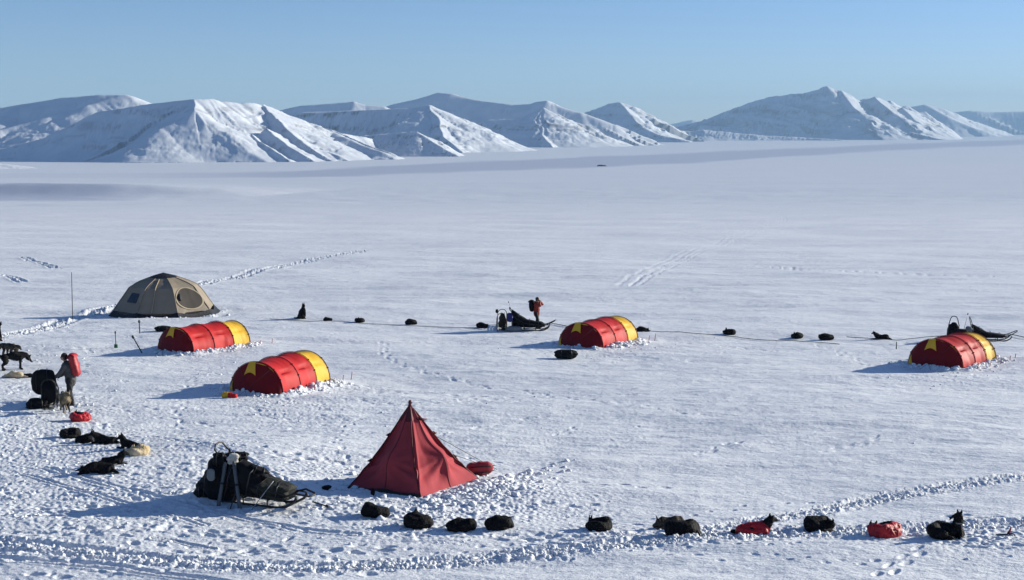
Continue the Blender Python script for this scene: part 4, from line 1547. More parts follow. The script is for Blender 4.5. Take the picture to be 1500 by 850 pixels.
# left group
dog('headlow', 142, 701, 186, 0.98, 'long black dog lying flat, nearest of the dogs on the left')
dog('headup', 168, 690, 14, 0.74, 'black dog with raised head peering over the flat lying black dog')
dog('curled', 202, 673, 200, 0.95, 'cream coloured dog curled on the snow', 'cream')
dog('headup', 189, 661, 158, 0.80, 'black dog with upright head just behind the cream dog')
dog('headup', 152, 652, 186, 0.86, 'black dog with a pale chest lying with its head up facing left', pale_chest=True, collar=False)
dog('loaf', 124, 649, 10, 0.78, 'black dog tucked between the pale chested dog and a dog curled behind it')
dog('curled', 104, 642, 20, 0.95, 'black dog curled just below the red coated dog on the left')
dog('curled', 118, 618, 190, 0.95, 'dog in a bright red coat lying by the feet of the loaded sled', coat=True)
dog('stand', 96, 606, -62, 0.98, 'tan and grey dog standing beside the tall loaded sled', 'tan')
dog('graze', 14, 524, 150, 1.12, 'black and tan dog with its rump towards the camera at the left edge', 'grey')
dog('graze', 20, 543, 28, 1.2, 'large black dog standing with lowered head at the left edge')
dog('stretch', 20, 552, 184, 0.75, 'cream dog stretched asleep under the standing black dog', 'cream', flat=1.25)
dog('headlow', 44, 551, 6, 0.62, 'small black dog lying right of the sleeping cream dog')
dog('sit', -3, 499, 20, 1.15, 'black dog sitting cut off by the left edge of the photo')
# far line
dog('sit', 443, 469, 20, 1.08, 'black dog sitting upright alone, tallest of the far line')
dog('loaf', 480, 472, 190, 0.74, 'small black dog curled with pale snow behind, right of the sitting dog')
dog('curled', 527, 474, 170, 0.86, 'black dog curled between the small curled dog and the flat one in the far line')
dog('loaf', 602, 476, 186, 1.0, 'black dog curled flat in the middle of the far line left of the sleds')
dog('loaf', 706, 480, 176, 0.98, 'black dog curled immediately left of the wooden sled')
dog('headlow', 940, 488, 4, 0.86, 'black dog half hidden behind the yellow end of a tunnel tent')
dog('curled', 1068, 491, 172, 1.0, 'first black dog curled right of the middle tunnel tent')
dog('curled', 1167, 494, 184, 0.96, 'black dog curled higher of the close pair in the far right line')
dog('loaf', 1210, 496, 178, 1.06, 'black dog lying flat, lower of the close pair in the far right line')
dog('headup', 1290, 496, 176, 0.92, 'black dog lying with raised head and pricked ears, left of the sunlit tunnel tent', flat=0.9)


# coat for the dog that wears it lying with its head up
for o in list(bpy.data.objects):
    if o.get('label', '').startswith('black dog in a red coat'):
        c = MB()
        c.chain([Vector((-0.36, 0, 0.14)), Vector((-0.15, 0.01, 0.17)), Vector((0.05, 0, 0.19)), Vector((0.19, 0, 0.21))], [0.155, 0.162, 0.168, 0.160])
        c.chain([Vector((-0.30, -0.11, 0.12)), Vector((0.15, -0.13, 0.11))], [0.11, 0.10])
        c.chain([Vector((-0.30, 0.11, 0.12)), Vector((0.15, 0.13, 0.11))], [0.11, 0.10])
        c.remesh('dog_coat', M['red_cloth'], o, 0.014, 0.03, 7.0, 2)


# ================================================================== DOG SLEDS
def make_sled(name, label, px, py, face, sc=1.0, frame='dark_wood', bag='dark_cloth', bulk=1.0, hoop=False, cat='dog sled', load=True, group='dog sleds parked at the camp', h_bar=1.05, bow=1.0):
    root = thing(name, label, cat, spot(px, py, 0.8, 0.03), R(face), sc, group)
    fr = M[frame]
    for s in (-1, 1):
        g = MB()
        g.tube([(-1.45, s * 0.27, 0.03), (0.75, s * 0.27, 0.03), (1.0, s * 0.27, 0.07), (1.18, s * 0.26, 0.17), (1.28, s * 0.24, 0.30)], 0.022, 6, 1.6)
        g.build('runner', fr, root)
    for x, zt, lean in ((-0.75, 0.62, -0.10), (-0.15, 0.40, -0.05), (0.50, 0.33, 0.0)):
        for s in (-1, 1):
            g = MB()
            g.tube([(x, s * 0.27, 0.04), (x + lean, s * 0.25, zt)], 0.018, 6)
            g.build('stanchion', fr, root)
        g = MB()
        g.tube([(x, -0.27, 0.17), (x, 0.27, 0.17)], 0.018, 6)
        g.build('cross_bar', fr, root)
    for s in (-1, 1):
        g = MB()
        g.tube([(-0.86, s * 0.24, h_bar - 0.12), (-0.60, s * 0.25, 0.68), (-0.1, s * 0.26, 0.42), (0.5, s * 0.26, 0.34), (1.02, s * 0.25, 0.34), (1.28, s * 0.22, 0.33)], 0.018, 6)
        g.build('side_rail', fr, root)
        g = MB()
        g.tube([(-0.72, s * 0.27, 0.05), (-0.86, s * 0.24, h_bar - 0.12)], 0.020, 6)
        g.build('upright', fr, root)
    g = MB()
    top = h_bar + (0.30 if hoop else 0.05)
    wdt = 0.16 if hoop else 0.22
    g.tube([(-0.86, -0.24, h_bar - 0.14), (-0.95, -wdt, top - 0.10), (-0.98, -wdt * 0.62, top), (-0.98, 0, top + 0.03), (-0.98, wdt * 0.62, top), (-0.95, wdt, top - 0.10), (-0.86, 0.24, h_bar - 0.14)], 0.022, 7)
    g.build('handlebar', fr, root)
    g = MB()
    g.tube([(0.95, -0.26, 0.30), (1.25, -0.24, 0.40), (1.55, -0.15, 0.40 + 0.16 * bow), (1.62, 0, 0.41 + 0.19 * bow), (1.55, 0.15, 0.40 + 0.16 * bow), (1.25, 0.24, 0.40), (0.95, 0.26, 0.30)], 0.026, 7)
    g.build('brush_bow', fr, root)
    g = MB()
    for k in range(3):
        y = (-0.1, 0, 0.1)[k]
        g.box(((-0.1, y * 1.6, 0.19)), (1.9, 0.07, 0.014))
    g.build('deck', fr, root)
    g = MB()
    g.box((-1.28, 0, 0.10), (0.20, 0.36, 0.02))
    g.tube([(-1.18, -0.2, 0.13), (-1.18, 0.2, 0.13)], 0.012, 5)
    g.build('brake_mat', M['black'], root)
    if load == 'plain':
        load = True
    if load:
        g = MB()
        secs = []
        xs = np.linspace(-0.84, 1.0, 12)
        for i, x in enumerate(xs):
            t = i / 11
            zt = float(np.interp(x, [-0.84, -0.7, -0.35, 0.0, 0.5, 0.85, 1.0], [0.96, 0.90, 0.68, 0.50, 0.44, 0.40, 0.32] if bulk < 1.8 else [1.02, 1.02, 0.95, 0.80, 0.58, 0.43, 0.34])) * (h_bar if bulk < 1.8 else 1)
            zt += 0.06 * bulk * mnoise.noise(Vector((x * 3.1, 0.3, px * 0.1)))
            w = (0.27 if bulk < 1.8 else 0.36) * (0.9 + 0.12 * math.sin(PI * t)) * (0.7 if i in (0, 11) else 1)
            ring = []
            for k in range(16):
                a = 2 * PI * k / 16
                cy, cz = math.cos(a), math.sin(a)
                yy = w * math.copysign(abs(cy) ** 0.6, cy)
                zz = 0.20 + (zt - 0.20) * (0.5 + 0.5 * math.copysign(abs(cz) ** 0.7, cz))
                wob = 0.03 * mnoise.noise(Vector((x * 4, yy * 6, zz * 6 + px)))
                ring.append(Vector((x + wob, yy * (1 + wob), zz + wob)))
            secs.append(ring)
        g.loft(secs)
        g.build('cargo_bag', M[bag], root)
        for x in (-0.45, 0.15, 0.65):
            g = MB()
            zt = float(np.interp(x, [-0.84, -0.35, 0.0, 0.5, 1.0], [1.0, 0.72, 0.54, 0.48, 0.36])) * h_bar
            g.tube([(x, -0.29, 0.20), (x, -0.27, zt * 0.85), (x, -0.1, zt + 0.02), (x, 0.1, zt + 0.02), (x, 0.27, zt * 0.85), (x, 0.29, 0.20)], 0.009, 5)
            g.build('lashing', M['rope'], root)
    return root


def sack(name, label, cat, loc, dims, m, seed=0, rz=0.0, tilt=(0, 0), parent=None, lumps=0.06, group=None, straps=True, taper=0.0):
    """soft rounded bag, base at z = 0"""
    root = thing(name, label, cat, loc, rz, 1, group)
    root.rotation_euler = (tilt[0], tilt[1], rz)
    g = MB()
    secs = []
    N = 22
    for i in range(N + 1):
        t = i / N
        e = (1 - abs(2 * t - 1) ** 3.2) ** 0.45 if 0 < t < 1 else 0.04
        e *= 1 - taper * t
        ring = []
        for k in range(30):
            a = 2 * PI * k / 30
            x = math.copysign(abs(math.cos(a)) ** 0.65, math.cos(a)) * dims[0] / 2 * e
            y = math.copysign(abs(math.sin(a)) ** 0.65, math.sin(a)) * dims[1] / 2 * e
            n = 1 + lumps * mnoise.noise(Vector((x * 4 + seed, y * 4, t * 5))) * 2 + 0.5 * lumps * mnoise.noise(Vector((x * 11 + seed, y * 11, t * 9)))
            ring.append(Vector((x * n, y * n, t * dims[2] * (1 + lumps * mnoise.noise(Vector((x * 3, y * 3, seed)))))))
        secs.append(ring)
    g.loft(secs)
    g.build('bag_body', M[m], root)
    if straps:
        for sy in (-1, 1):
            g = MB()
            g.tube([(sy * dims[0] * 0.22, -dims[1] * 0.51, dims[2] * 0.1), (sy * dims[0] * 0.24, -dims[1] * 0.56, dims[2] * 0.5), (sy * dims[0] * 0.22, -dims[1] * 0.50, dims[2] * 0.86), (sy * dims[0] * 0.18, 0, dims[2] * 1.03)], 0.014, 5, 0.5)
            g.build('strap', M['black'], root)
    return root


# sled in the foreground, left of the pyramid tent
S1 = make_sled('dog_sled', 'heavily loaded black dog sled with high handlebar, nearest sled, left of the pyramid tent', 374, 741, -22, 1.0, 'dark_wood', 'dark_cloth', 1.9, h_bar=1.30, bow=-0.3)
s1 = Vector(S1.location)


def rel(base, face, x, y, z):
    a = R(face)
    return (base.x + x * math.cos(a) - y * math.sin(a), base.y + x * math.sin(a) + y * math.cos(a), base.z + z)


sack('duffel_bag', 'bulky black sack slung on the back end of the nearest sled', 'bag', rel(s1, -22, -0.98, -0.05, -0.02), (1.15, 0.85, 1.16), 'dark_cloth', 3, R(-10), (0, R(12)), lumps=0.16, taper=0.42)
sack('duffel_bag', 'dark sack bulging over the middle of the nearest sled', 'bag', rel(s1, -22, -0.20, -0.10, 0.30), (1.15, 0.76, 0.70), 'dark_cloth', 8, R(-22), (0, R(12)), lumps=0.18, taper=0.35)
sack('duffel_bag', 'small black sack tied at the top left of the nearest sled handlebar', 'bag', rel(s1, -22, -0.80, -0.24, 0.86), (0.34, 0.24, 0.34), 'dark_cloth', 5, 0.2, lumps=0.14)
sack('camouflage_bag', 'dark green camouflage bag strapped on the front half of the nearest sled', 'bag', rel(s1, -22, 0.50, -0.04, 0.22), (1.0, 0.72, 0.40), 'green_cloth', 11, R(-14), (0, R(9)), lumps=0.16)
sack('stuff_sack', 'small black sack perched on top of the nearest sled load', 'bag', rel(s1, -22, -0.42, 0.10, 0.92), (0.34, 0.30, 0.26), 'dark_cloth', 21, 0.5, lumps=0.2)
sack('stuff_sack', 'black sack strapped half way down the nearest sled load', 'bag', rel(s1, -22, 0.14, -0.12, 0.68), (0.46, 0.36, 0.26), 'dark_cloth', 22, 0.2, (0, R(20)), lumps=0.2)
sack('stuff_sack', 'black sack slumped on the snow behind the nearest sled', 'bag', rel(s1, -22, -1.36, -0.02, -0.03), (0.60, 0.55, 0.50), 'dark_cloth', 23, 0.1, lumps=0.2, taper=0.3)
sack('mitten', 'pale grey mitten hanging from the nearest sled handlebar', 'mitten', rel(s1, -22, -0.84, -0.56, 0.58), (0.20, 0.10, 0.30), 'grey_bag', 4, R(-14), lumps=0.08, straps=False)
sack('fleece_bundle', 'off white fleece bundle hanging on the nearest sled handlebar', 'bundle', rel(s1, -22, -0.48, -0.16, 0.90), (0.26, 0.20, 0.30), 'white_fluff', 6, 0.3, lumps=0.16, straps=False)
for i, (p0, p1, lab) in enumerate((((-0.62, -0.62, -0.02), (-0.58, -0.33, 1.02), 'grey ski leaning upright at the left against the nearest sled'), ((-0.02, -0.62, -0.02), (-0.34, -0.35, 1.05), 'grey ski leaning at a slant against the middle of the nearest sled'))):
    a, b = Vector(rel(s1, -22, *p0)), Vector(rel(s1, -22, *p1))
    root = thing('ski', lab, 'ski', a)
    d = b - a
    g = MB()
    n = d.normalized()
    side = n.cross(Vector((0, -1, 0.2))).normalized() * 0.045
    fr_ = side.cross(n).normalized() * 0.012
    secs = []
    for t, w in ((0, 0.6), (0.03, 1.0), (0.5, 0.8), (0.93, 1.0), (1.0, 0.3)):
        c = d * t + (fr_ * 5 * (t > 0.98))
        secs.append([c + side * w + fr_, c - side * w + fr_, c - side * w - fr_, c + side * w - fr_])
    g.loft(secs)
    g.build('ski_body', M['ski'], root)
    g = MB()
    c = d * 0.48 - fr_ * 2.5
    g.box(c, (0.09, 0.07, 0.16))
    g.build('binding', M['black'], root)


def pole_thing(name, label, cat, a, b, r, m, tip=None, basket=False, group=None):
    a, b = Vector(a), Vector(b)
    root = thing(name, label, cat, a, group=group)
    g = MB()
    g.tube([Vector((0, 0, 0)), (b - a) * 0.5, b - a], [r, r, r * 0.8], 6)
    g.build('shaft', M[m], root)
    if tip:
        g = MB()
        e = b - a
        g.capsule(e * 0.93, e, r * 2.2, r * 1.7, 8)
        g.build('handle', M[tip], root)
    if basket:
        g = MB()
        c = (b - a) * 0.1
        g.tube([c - Vector((0, 0, 0.008)), c + Vector((0, 0, 0.008))], 0.05, 10)
        g.build('basket', M['black'], root)
    return root


pole_thing('ski_pole', 'thin pale pole leaning slanted across the front bag of the nearest sled', 'ski pole', rel(s1, -22, 0.28, -0.62, 0.0), rel(s1, -22, 0.72, -0.33, 0.68), 0.011, 'metal')
a = spot(458, 743, 0.1, 0)
b = spot(480, 748, 0.1, 0)
pole_thing('ice_axe', 'short wooden handled tool lying on snow ahead of the nearest sled', 'tool', (a[0], a[1], a[2] + 0.06), (b[0], b[1], b[2] + 0.05), 0.018, 'dark_wood', 'black')
pole_thing('tether_stick', 'thin dark stick propped between the two skis on the nearest sled', 'stick', rel(s1, -22, -0.26, -0.66, 0.0), rel(s1, -22, -0.20, -0.34, 0.62), 0.014, 'dark_wood')

# loaded sled on the left with the person behind it
S2 = make_sled('dog_sled', 'tall loaded sled seen from behind next to the person with a red backpack', 74, 594, 106, 0.95, 'dark_wood', 'dark_cloth', 1.5, h_bar=1.05)
s2 = Vector(S2.location)
sack('duffel_bag', 'tall black pack standing on the left loaded sled', 'bag', (s2.x - 0.03, s2.y - 0.45, s2.z + 0.44), (0.82, 0.46, 0.92), 'dark_cloth', 2, R(4), (0, R(-2)), lumps=0.05)
sack('duffel_bag', 'low dark blue bag at the foot of the left loaded sled', 'bag', (s2.x - 0.16, s2.y - 0.75, s2.z - 0.02), (0.78, 0.5, 0.42), 'dark_cloth', 9, R(8), lumps=0.14)

# pair of sleds by the person in red
S3 = make_sled('dog_sled', 'small pale wooden sled seen end on, left of the black bagged sled', 735, 480, 92, 1.0, 'wood', 'dark_cloth', 0.7, hoop=False, h_bar=1.1, load=False)
S4 = make_sled('dog_sled', 'black sled with raised pointed bow beside the person in the red jacket', 772, 482, -4, 0.98, 'dark_wood', 'dark_cloth', 1.1, h_bar=1.22)
s4 = Vector(S4.location)
s3 = Vector(S3.location)
sack('stuff_sack', 'deep blue sack hanging at the back of the sled with the pointed bow', 'bag', (s4.x - 0.95, s4.y - 0.22, s4.z + 0.48), (0.34, 0.30, 0.52), 'blue_cloth', 5, 0, lumps=0.1, straps=False)
sack('stuff_sack', 'dull grey green sack low beside the sled with the pointed bow', 'bag', (s4.x - 0.72, s4.y - 0.45, s4.z - 0.02), (0.85, 0.4, 0.32), 'grey_bag', 7, 0, lumps=0.1, straps=False)
pole_thing('ski_pole', 'ski pole with dark grip sticking up from the sled with the pointed bow', 'ski pole', (s4.x - 0.75, s4.y + 0.1, s4.z + 0.75), (s4.x - 1.02, s4.y + 0.1, s4.z + 1.58), 0.012, 'metal', 'black')
g = MB()
pts = [(0.16 * math.cos(a), 0.03, 0.22 + 0.22 * math.sin(a)) for a in np.linspace(0, 2 * PI, 20)]
g.tube(pts, 0.018, 6)
o = g.build('rope_coil', M['wood'], None, True, (s3.x + 0.40, s3.y - 0.25, s3.z + 0.0))
tag(o, 'tan coil of rope leaning at the right of the small wooden sled', 'rope coil')
sack('stuff_sack', 'dark brown pack standing upright on the small wooden sled', 'bag', (s3.x + 0.02, s3.y - 0.80, s3.z + 0.10), (0.44, 0.34, 0.86), 'brown_cloth', 24, 0.1, (0, R(3)), lumps=0.12, taper=0.25)
sack('glove_pair', 'dark gloves stuck on the left upright of the small wooden sled', 'gloves', (s3.x - 0.26, s3.y - 0.9, s3.z + 0.95), (0.16, 0.12, 0.22), 'dark_cloth', 3, 0, lumps=0.15, straps=False)

# sleds behind the right hand tent
S5 = make_sled('dog_sled', 'dark sled with tall narrow hoop handle seen end on behind the sunlit tunnel tent', 1396, 497, 73, 1.05, 'dark_wood', 'dark_cloth', 1.4, hoop=True, h_bar=1.0)
S6 = make_sled('dog_sled', 'dark blue bagged sled with hoop handle parked sideways at the right edge', 1446, 497, -6, 0.92, 'dark_wood', 'dark_cloth', 1.0, hoop=True, h_bar=1.0)
s5, s6 = Vector(S5.location), Vector(S6.location)
pole_thing('ski_pole', 'ski pole slanting up beside the hoop handle of the end on sled', 'ski pole', (s5.x + 0.28, s5.y - 0.7, s5.z + 0.55), (s5.x + 0.48, s5.y - 0.7, s5.z + 1.50), 0.012, 'metal', 'black')
sack('stuff_sack', 'dark sack heaped on the end on sled behind the sunlit tent', 'bag', (s5.x, s5.y - 0.95, s5.z + 0.2), (0.85, 0.5, 0.55), 'dark_cloth', 6, 0, lumps=0.14, straps=False)
sack('stuff_sack', 'grey pouch hung on the back of the sled parked sideways at the right', 'bag', (s6.x - 1.02, s6.y - 0.20, s6.z + 0.42), (0.34, 0.22, 0.36), 'grey_bag', 12, 0, lumps=0.12, straps=False)


# ================================================================== PEOPLE
def glove(name, parent, wrist, direction, m, curl=0.5, mirror=1):
    """mitten-free glove: palm, four bent fingers of different length and a thumb"""
    d = Vector(direction).normalized()
    side = d.cross(Vector((0, 0, 1)))
    if side.length < 0.1:
        side = d.cross(Vector((1, 0, 0)))
    side.normalize()
    nrm = side.cross(d).normalized() * -1
    w = Vector(wrist)
    g = MB()
    for k, (o, ln) in enumerate(((-0.030, 0.062), (-0.010, 0.076), (0.010, 0.082), (0.030, 0.072))):
        b = w + d * 0.035 + side * o * 0.8
        k1 = w + d * 0.098 + side * o
        g.capsule(b, k1, 0.015, 0.0125, 8, 3)
        m1 = k1 + (d * (1 - curl * 0.5) + nrm * curl).normalized() * ln * 0.5
        t1 = m1 + (d * (1 - curl) + nrm * curl * 1.6).normalized() * ln * 0.5
        g.capsule(k1, m1, 0.0125, 0.0115, 8, 3)
        g.capsule(m1, t1, 0.0115, 0.010, 8, 3)
    g.ball(w + d * 0.06, 0.04, (1, 1, 0.6), 10, 6)
    t0 = w + d * 0.03 + side * 0.03 * mirror
    t1 = t0 + (d * 0.6 + side * 0.8 * mirror + nrm * 0.3).normalized() * 0.045
    t2 = t1 + (d * 0.9 + nrm * 0.4).normalized() * 0.035
    g.capsule(t0, t1, 0.016, 0.014, 8, 3)
    g.capsule(t1, t2, 0.014, 0.012, 8, 3)
    g.capsule(w - d * 0.05, w + d * 0.03, 0.034, 0.032, 8, 3)
    return g.remesh(name, m, parent, 0.0055, 0, 1, 1)


def person(label, px, py, face, lean, arms, jacket, trouser, hat, sc=1.0, hood=False):
    """faces +x; arms = per side (elbow, wrist) relative to the shoulder line"""
    root = thing('person', label, 'person', spot(px, py, 0.15, 0.03), R(face), sc)
    hip = Vector((0, 0, 0.94))
    lx = math.sin(lean)
    lz = math.cos(lean)
    sp = lambda t: hip + Vector((lx * t, 0, lz * t))
    neck, hd = sp(0.53), sp(0.72) + Vector((0.03, 0, 0))
    legs = []
    for s, dx in ((-1, 0.10), (1, -0.07)):
        legs.append([hip + Vector((0, s * 0.10, -0.02)), Vector((dx * 0.6 + 0.05, s * 0.12, 0.50)), Vector((dx, s * 0.13, 0.10))])
    body = MB()
    body.chain([hip, sp(0.22), sp(0.42), neck], [0.15, 0.145, 0.15, 0.065])
    body.chain([neck, hd], [0.06, 0.065])
    for lg in legs:
        body.chain(lg, [0.085, 0.062, 0.045])
    sh = [sp(0.47) + Vector((0, s * 0.185, 0)) for s in (-1, 1)]
    for s, (el, wr) in zip(sh, arms):
        body.chain([s, Vector(el), Vector(wr)], [0.055, 0.045, 0.035])
    # head with jaw, nose, brow and ears
    body.ball(hd + Vector((0, 0, 0.045)), 0.098, (1.0, 0.80, 1.12))
    body.ball(hd + Vector((0.035, 0, -0.02)), 0.07, (1.0, 0.85, 0.95))
    body.capsule(hd + Vector((0.092, 0, 0.035)), hd + Vector((0.118, 0, 0.002)), 0.012, 0.017, 8, 3)
    body.capsule(hd + Vector((0.085, -0.035, 0.052)), hd + Vector((0.085, 0.035, 0.052)), 0.016, 0.016, 8, 3)
    body.capsule(hd + Vector((0.092, -0.02, -0.038)), hd + Vector((0.092, 0.02, -0.038)), 0.012, 0.012, 8, 3)
    for s in (-1, 1):
        body.ball(hd + Vector((0, s * 0.082, 0.02)), 0.026, (0.8, 0.45, 1.2), 8, 6)
    body.remesh('body', M['skin'], root, 0.011, 0, 1, 1)
    for s in (-1, 1):
        e = MB()
        e.ball(hd + Vector((0.093, s * 0.033, 0.030)), 0.011, (0.7, 1, 0.7), 8, 6)
        e.build('eye', M['black'], root)
    j = MB()
    j.chain([hip + Vector((0, 0, -0.10)), hip + Vector((0, 0, 0.08)), sp(0.24), sp(0.42), sp(0.50)], [0.185, 0.19, 0.185, 0.19, 0.13])
    j.chain([sh[0], sh[1]], [0.095, 0.095])
    for s, (el, wr) in zip(sh, arms):
        w2 = Vector(el).lerp(Vector(wr), 0.93)
        j.chain([s, Vector(el), w2], [0.095, 0.078, 0.062])
    j.tube([sp(0.50), sp(0.585)], [0.105, 0.098], 14)
    if hood:
        j.ball(sp(0.56) + Vector((-0.09, 0, 0.0)), 0.10, (0.8, 1.1, 0.9))
    j.remesh('jacket', M[jacket], root, 0.015, 0.022, 8.0, 2)
    t = MB()
    t.ball(hip + Vector((0, 0, -0.04)), 0.17, (0.95, 1.05, 0.9))
    for lg in legs:
        t.chain(lg, [0.118, 0.092, 0.082])
    t.remesh('trousers', M[trouser], root, 0.015, 0.02, 9.0, 2)
    for lg in legs:
        b = MB()
        a = lg[2]
        b.capsule((a.x, a.y, 0.26), (a.x - 0.01, a.y, 0.07), 0.072, 0.068)
        b.capsule((a.x - 0.03, a.y, 0.055), (a.x + 0.16, a.y * 1.05, 0.05), 0.055, 0.05)
        b.remesh('boot', M['black'], root, 0.012, 0, 1, 1)
    h = MB()
    h.ball(hd + Vector((-0.018, 0, 0.065)), 0.112, (1.02, 0.88, 0.98))
    h.capsule(hd + Vector((-0.05, -0.05, 0.0)), hd + Vector((-0.05, 0.05, 0.0)), 0.06, 0.06)
    h.remesh('hat', M[hat], root, 0.011, 0.006, 30, 1)
    for s, (el, wr) in zip((-1, 1), arms):
        glove('glove', root, Vector(wr) + (Vector(wr) - Vector(el)).normalized() * 0.01, Vector(wr) - Vector(el), M['black'], 0.55, -s)
    return root


# person on the left, bending over the loaded sled with a red pack on the back
P1 = person('person in pale grey jacket with a red backpack leaning over the loaded sled', 105, 596, 178, R(14),
            [((0.22, -0.26, 1.16), (0.42, -0.20, 0.98)), ((0.24, 0.26, 1.18), (0.44, 0.16, 1.02))], 'grey_jacket', 'trouser', 'hair', 1.03)
p1 = Vector(P1.location)


def backpack(label, loc, rz, tilt, m, sc=1.0, h=0.72):
    root = thing('backpack', label, 'backpack', loc)
    root.rotation_euler = (0, tilt, rz)
    root.scale = (sc, sc, sc)
    g = MB()
    secs = []
    for i in range(15):
        t = i / 14
        e = (1 - abs(2 * t - 1) ** 4) ** 0.4 if 0 < i < 14 else 0.1
        ring = []
        for k in range(18):
            a = 2 * PI * k / 18
            x = math.copysign(abs(math.cos(a)) ** 0.7, math.cos(a)) * 0.14 * e
            y = math.copysign(abs(math.sin(a)) ** 0.7, math.sin(a)) * 0.19 * e
            n = 1 + 0.08 * mnoise.noise(Vector((x * 9, y * 9, t * 6)))
            ring.append(Vector((x * n, y * n, t * h)))
        secs.append(ring)
    g.loft(secs)
    g.build('pack_body', M[m], root)
    g = MB()
    g.grid(lambda u, v: (0.155 * math.cos(PI * v) * (1 - .1 * u), (u - .5) * 0.36, h * 0.80 + 0.2 * h * math.sin(PI * v) * (1 - 0.2 * (2 * u - 1) ** 2)), 8, 10)
    g.build('lid', M[m], root)
    for s in (-1, 1):
        g = MB()
        g.tube([(0.13, s * 0.09, h * 0.85), (0.26, s * 0.10, h * 0.78), (0.30, s * 0.11, h * 0.55), (0.22, s * 0.13, h * 0.30), (0.13, s * 0.14, h * 0.15)], 0.018, 6, 0.5)
        g.build('shoulder_strap', M['black'], root)
    return root


f1 = R(178)
backpack('tall red backpack worn by the person in the grey jacket', (p1.x - math.cos(f1) * 0.26, p1.y - math.sin(f1) * 0.26, p1.z + 1.03), f1, R(14), 'red_pack', 1.0, 0.86)

# person by the two far sleds, hands raised to the face
P2 = person('person in brick red jacket with both arms raised to the face', 786, 480.5, -18, R(2),
            [((0.30, -0.28, 1.36), (0.20, -0.10, 1.58)), ((0.26, 0.30, 1.38), (0.19, 0.10, 1.58))], 'red_jacket', 'trouser', 'hair', 0.95, hood=True)
p2 = Vector(P2.location)
f2 = R(-18)
backpack('black backpack on the back of the person in the red jacket', (p2.x - math.cos(f2) * 0.25, p2.y - math.sin(f2) * 0.25, p2.z + 0.90), f2, R(-6), 'dark_cloth', 0.98, 0.70)

# ================================================================== SMALL THINGS
sack('duffel_bag', 'black duffel bag lying on the snow in front of the middle tunnel tent', 'bag', spot(829, 528, .3), (1.02, 0.5, 0.44), 'dark_cloth', 14, 0.05, lumps=0.07)
x, y, z = spot(700, 697, .2)
b_ = sack('duffel_bag', 'dark red roll bag lying at the right foot of the pyramid tent', 'bag', (x - 0.32, y, z + 0.19), (0.34, 0.34, 0.74), 'pyr', 15, 0.1, (0, R(88)), lumps=0.10)
x, y, z = spot(334, 586, .2)
root = thing('stuff_sack', 'small red and yellow sack lying before the door of a tunnel tent', 'bag', (x, y, z))
g = MB()
g.capsule((-0.12, 0, 0.11), (0.06, 0, 0.11), 0.12, 0.11)
g.remesh('yellow_half', M['tent_yellow'], root, 0.014, 0.03, 9)
g = MB()
g.capsule((0.08, -0.02, 0.10), (0.27, -0.05, 0.09), 0.12, 0.09)
g.remesh('red_half', M['tent_red'], root, 0.014, 0.03, 9)
sack('duffel_bag', 'black bag lying behind the tunnel tent near the beige dome tent', 'bag', spot(240, 485, .3), (0.9, 0.5, 0.30), 'dark_cloth', 16, 0.1, lumps=0.15)
sack('duffel_bag', 'small black bag in the shadow left of the pyramid tent', 'bag', spot(479, 722, .15), (0.22, 0.2, 0.12), 'dark_cloth', 17, 0.4, lumps=0.15, straps=False)
sack('duffel_bag', 'tiny black pouch standing at the front left corner of the pyramid tent', 'bag', spot(546, 728, .1), (0.10, 0.10, 0.20), 'dark_cloth', 18, 0.4, lumps=0.15, straps=False)

x, y, z = spot(106.5, 470, .2)
pole_thing('antenna_pole', 'tall thin pole standing in the snow left of the beige dome tent', 'pole', (x, y, z - 0.1), (x + 0.04, y, z + 2.78), 0.021, 'rope')
x, y, z = spot(205, 489, .2)
pole_thing('shovel', 'dark shovel stuck upright in the snow below the beige dome tent', 'shovel', (x, y, z - 0.1), (x - 0.02, y, z + 0.78), 0.030, 'rope', 'black')
x, y, z = spot(170, 511, .2)
pole_thing('shovel', 'thin shovel with a green blade standing in the snow on the left', 'shovel', (x, y, z - 0.05), (x - 0.01, y, z + 0.80), 0.020, 'rope', 'black')
g = MB()
g.box((0.0, 0, 0.12), (0.17, 0.03, 0.24))
bl = g.build('blade', M['green'], [o for o in bpy.data.objects if o.get('label', '').startswith('thin shovel')][0])
x, y, z = spot(209, 517, .2)
pole_thing('shovel', 'black shovel leaning steeply left near the front of a tunnel tent', 'shovel', (x, y, z - 0.05), (x - 0.45, y, z + 0.80), 0.028, 'rope', 'black')
x, y, z = spot(1313, 510, .2)
pole_thing('stake', 'short dark stake that holds the tether line left of the sunlit tent', 'stake', (x, y, z - 0.1), (x, y, z + 0.38), 0.025, 'rope')
x, y, z = spot(1478, 791, .15)
root = thing('snow_hook', 'rusty red snow hook lying at the right end of the front row', 'snow hook', (x, y, z))
g = MB()
g.tube([(-0.28, 0, 0.03), (-0.05, 0, 0.05), (0.02, 0.02, 0.14)], 0.014, 6)
g.tube([(-0.05, 0, 0.05), (0.10, -0.06, 0.05), (0.14, -0.06, -0.03)], 0.016, 6)
g.tube([(-0.05, 0, 0.05), (0.10, 0.06, 0.05), (0.14, 0.06, -0.03)], 0.016, 6)
g.build('hook', M['rope'], root)
g = MB()
g.capsule((0.0, 0, 0.06), (0.03, 0.0, 0.20), 0.02, 0.016, 8)
g.build('grip', M['red_plastic'], root)

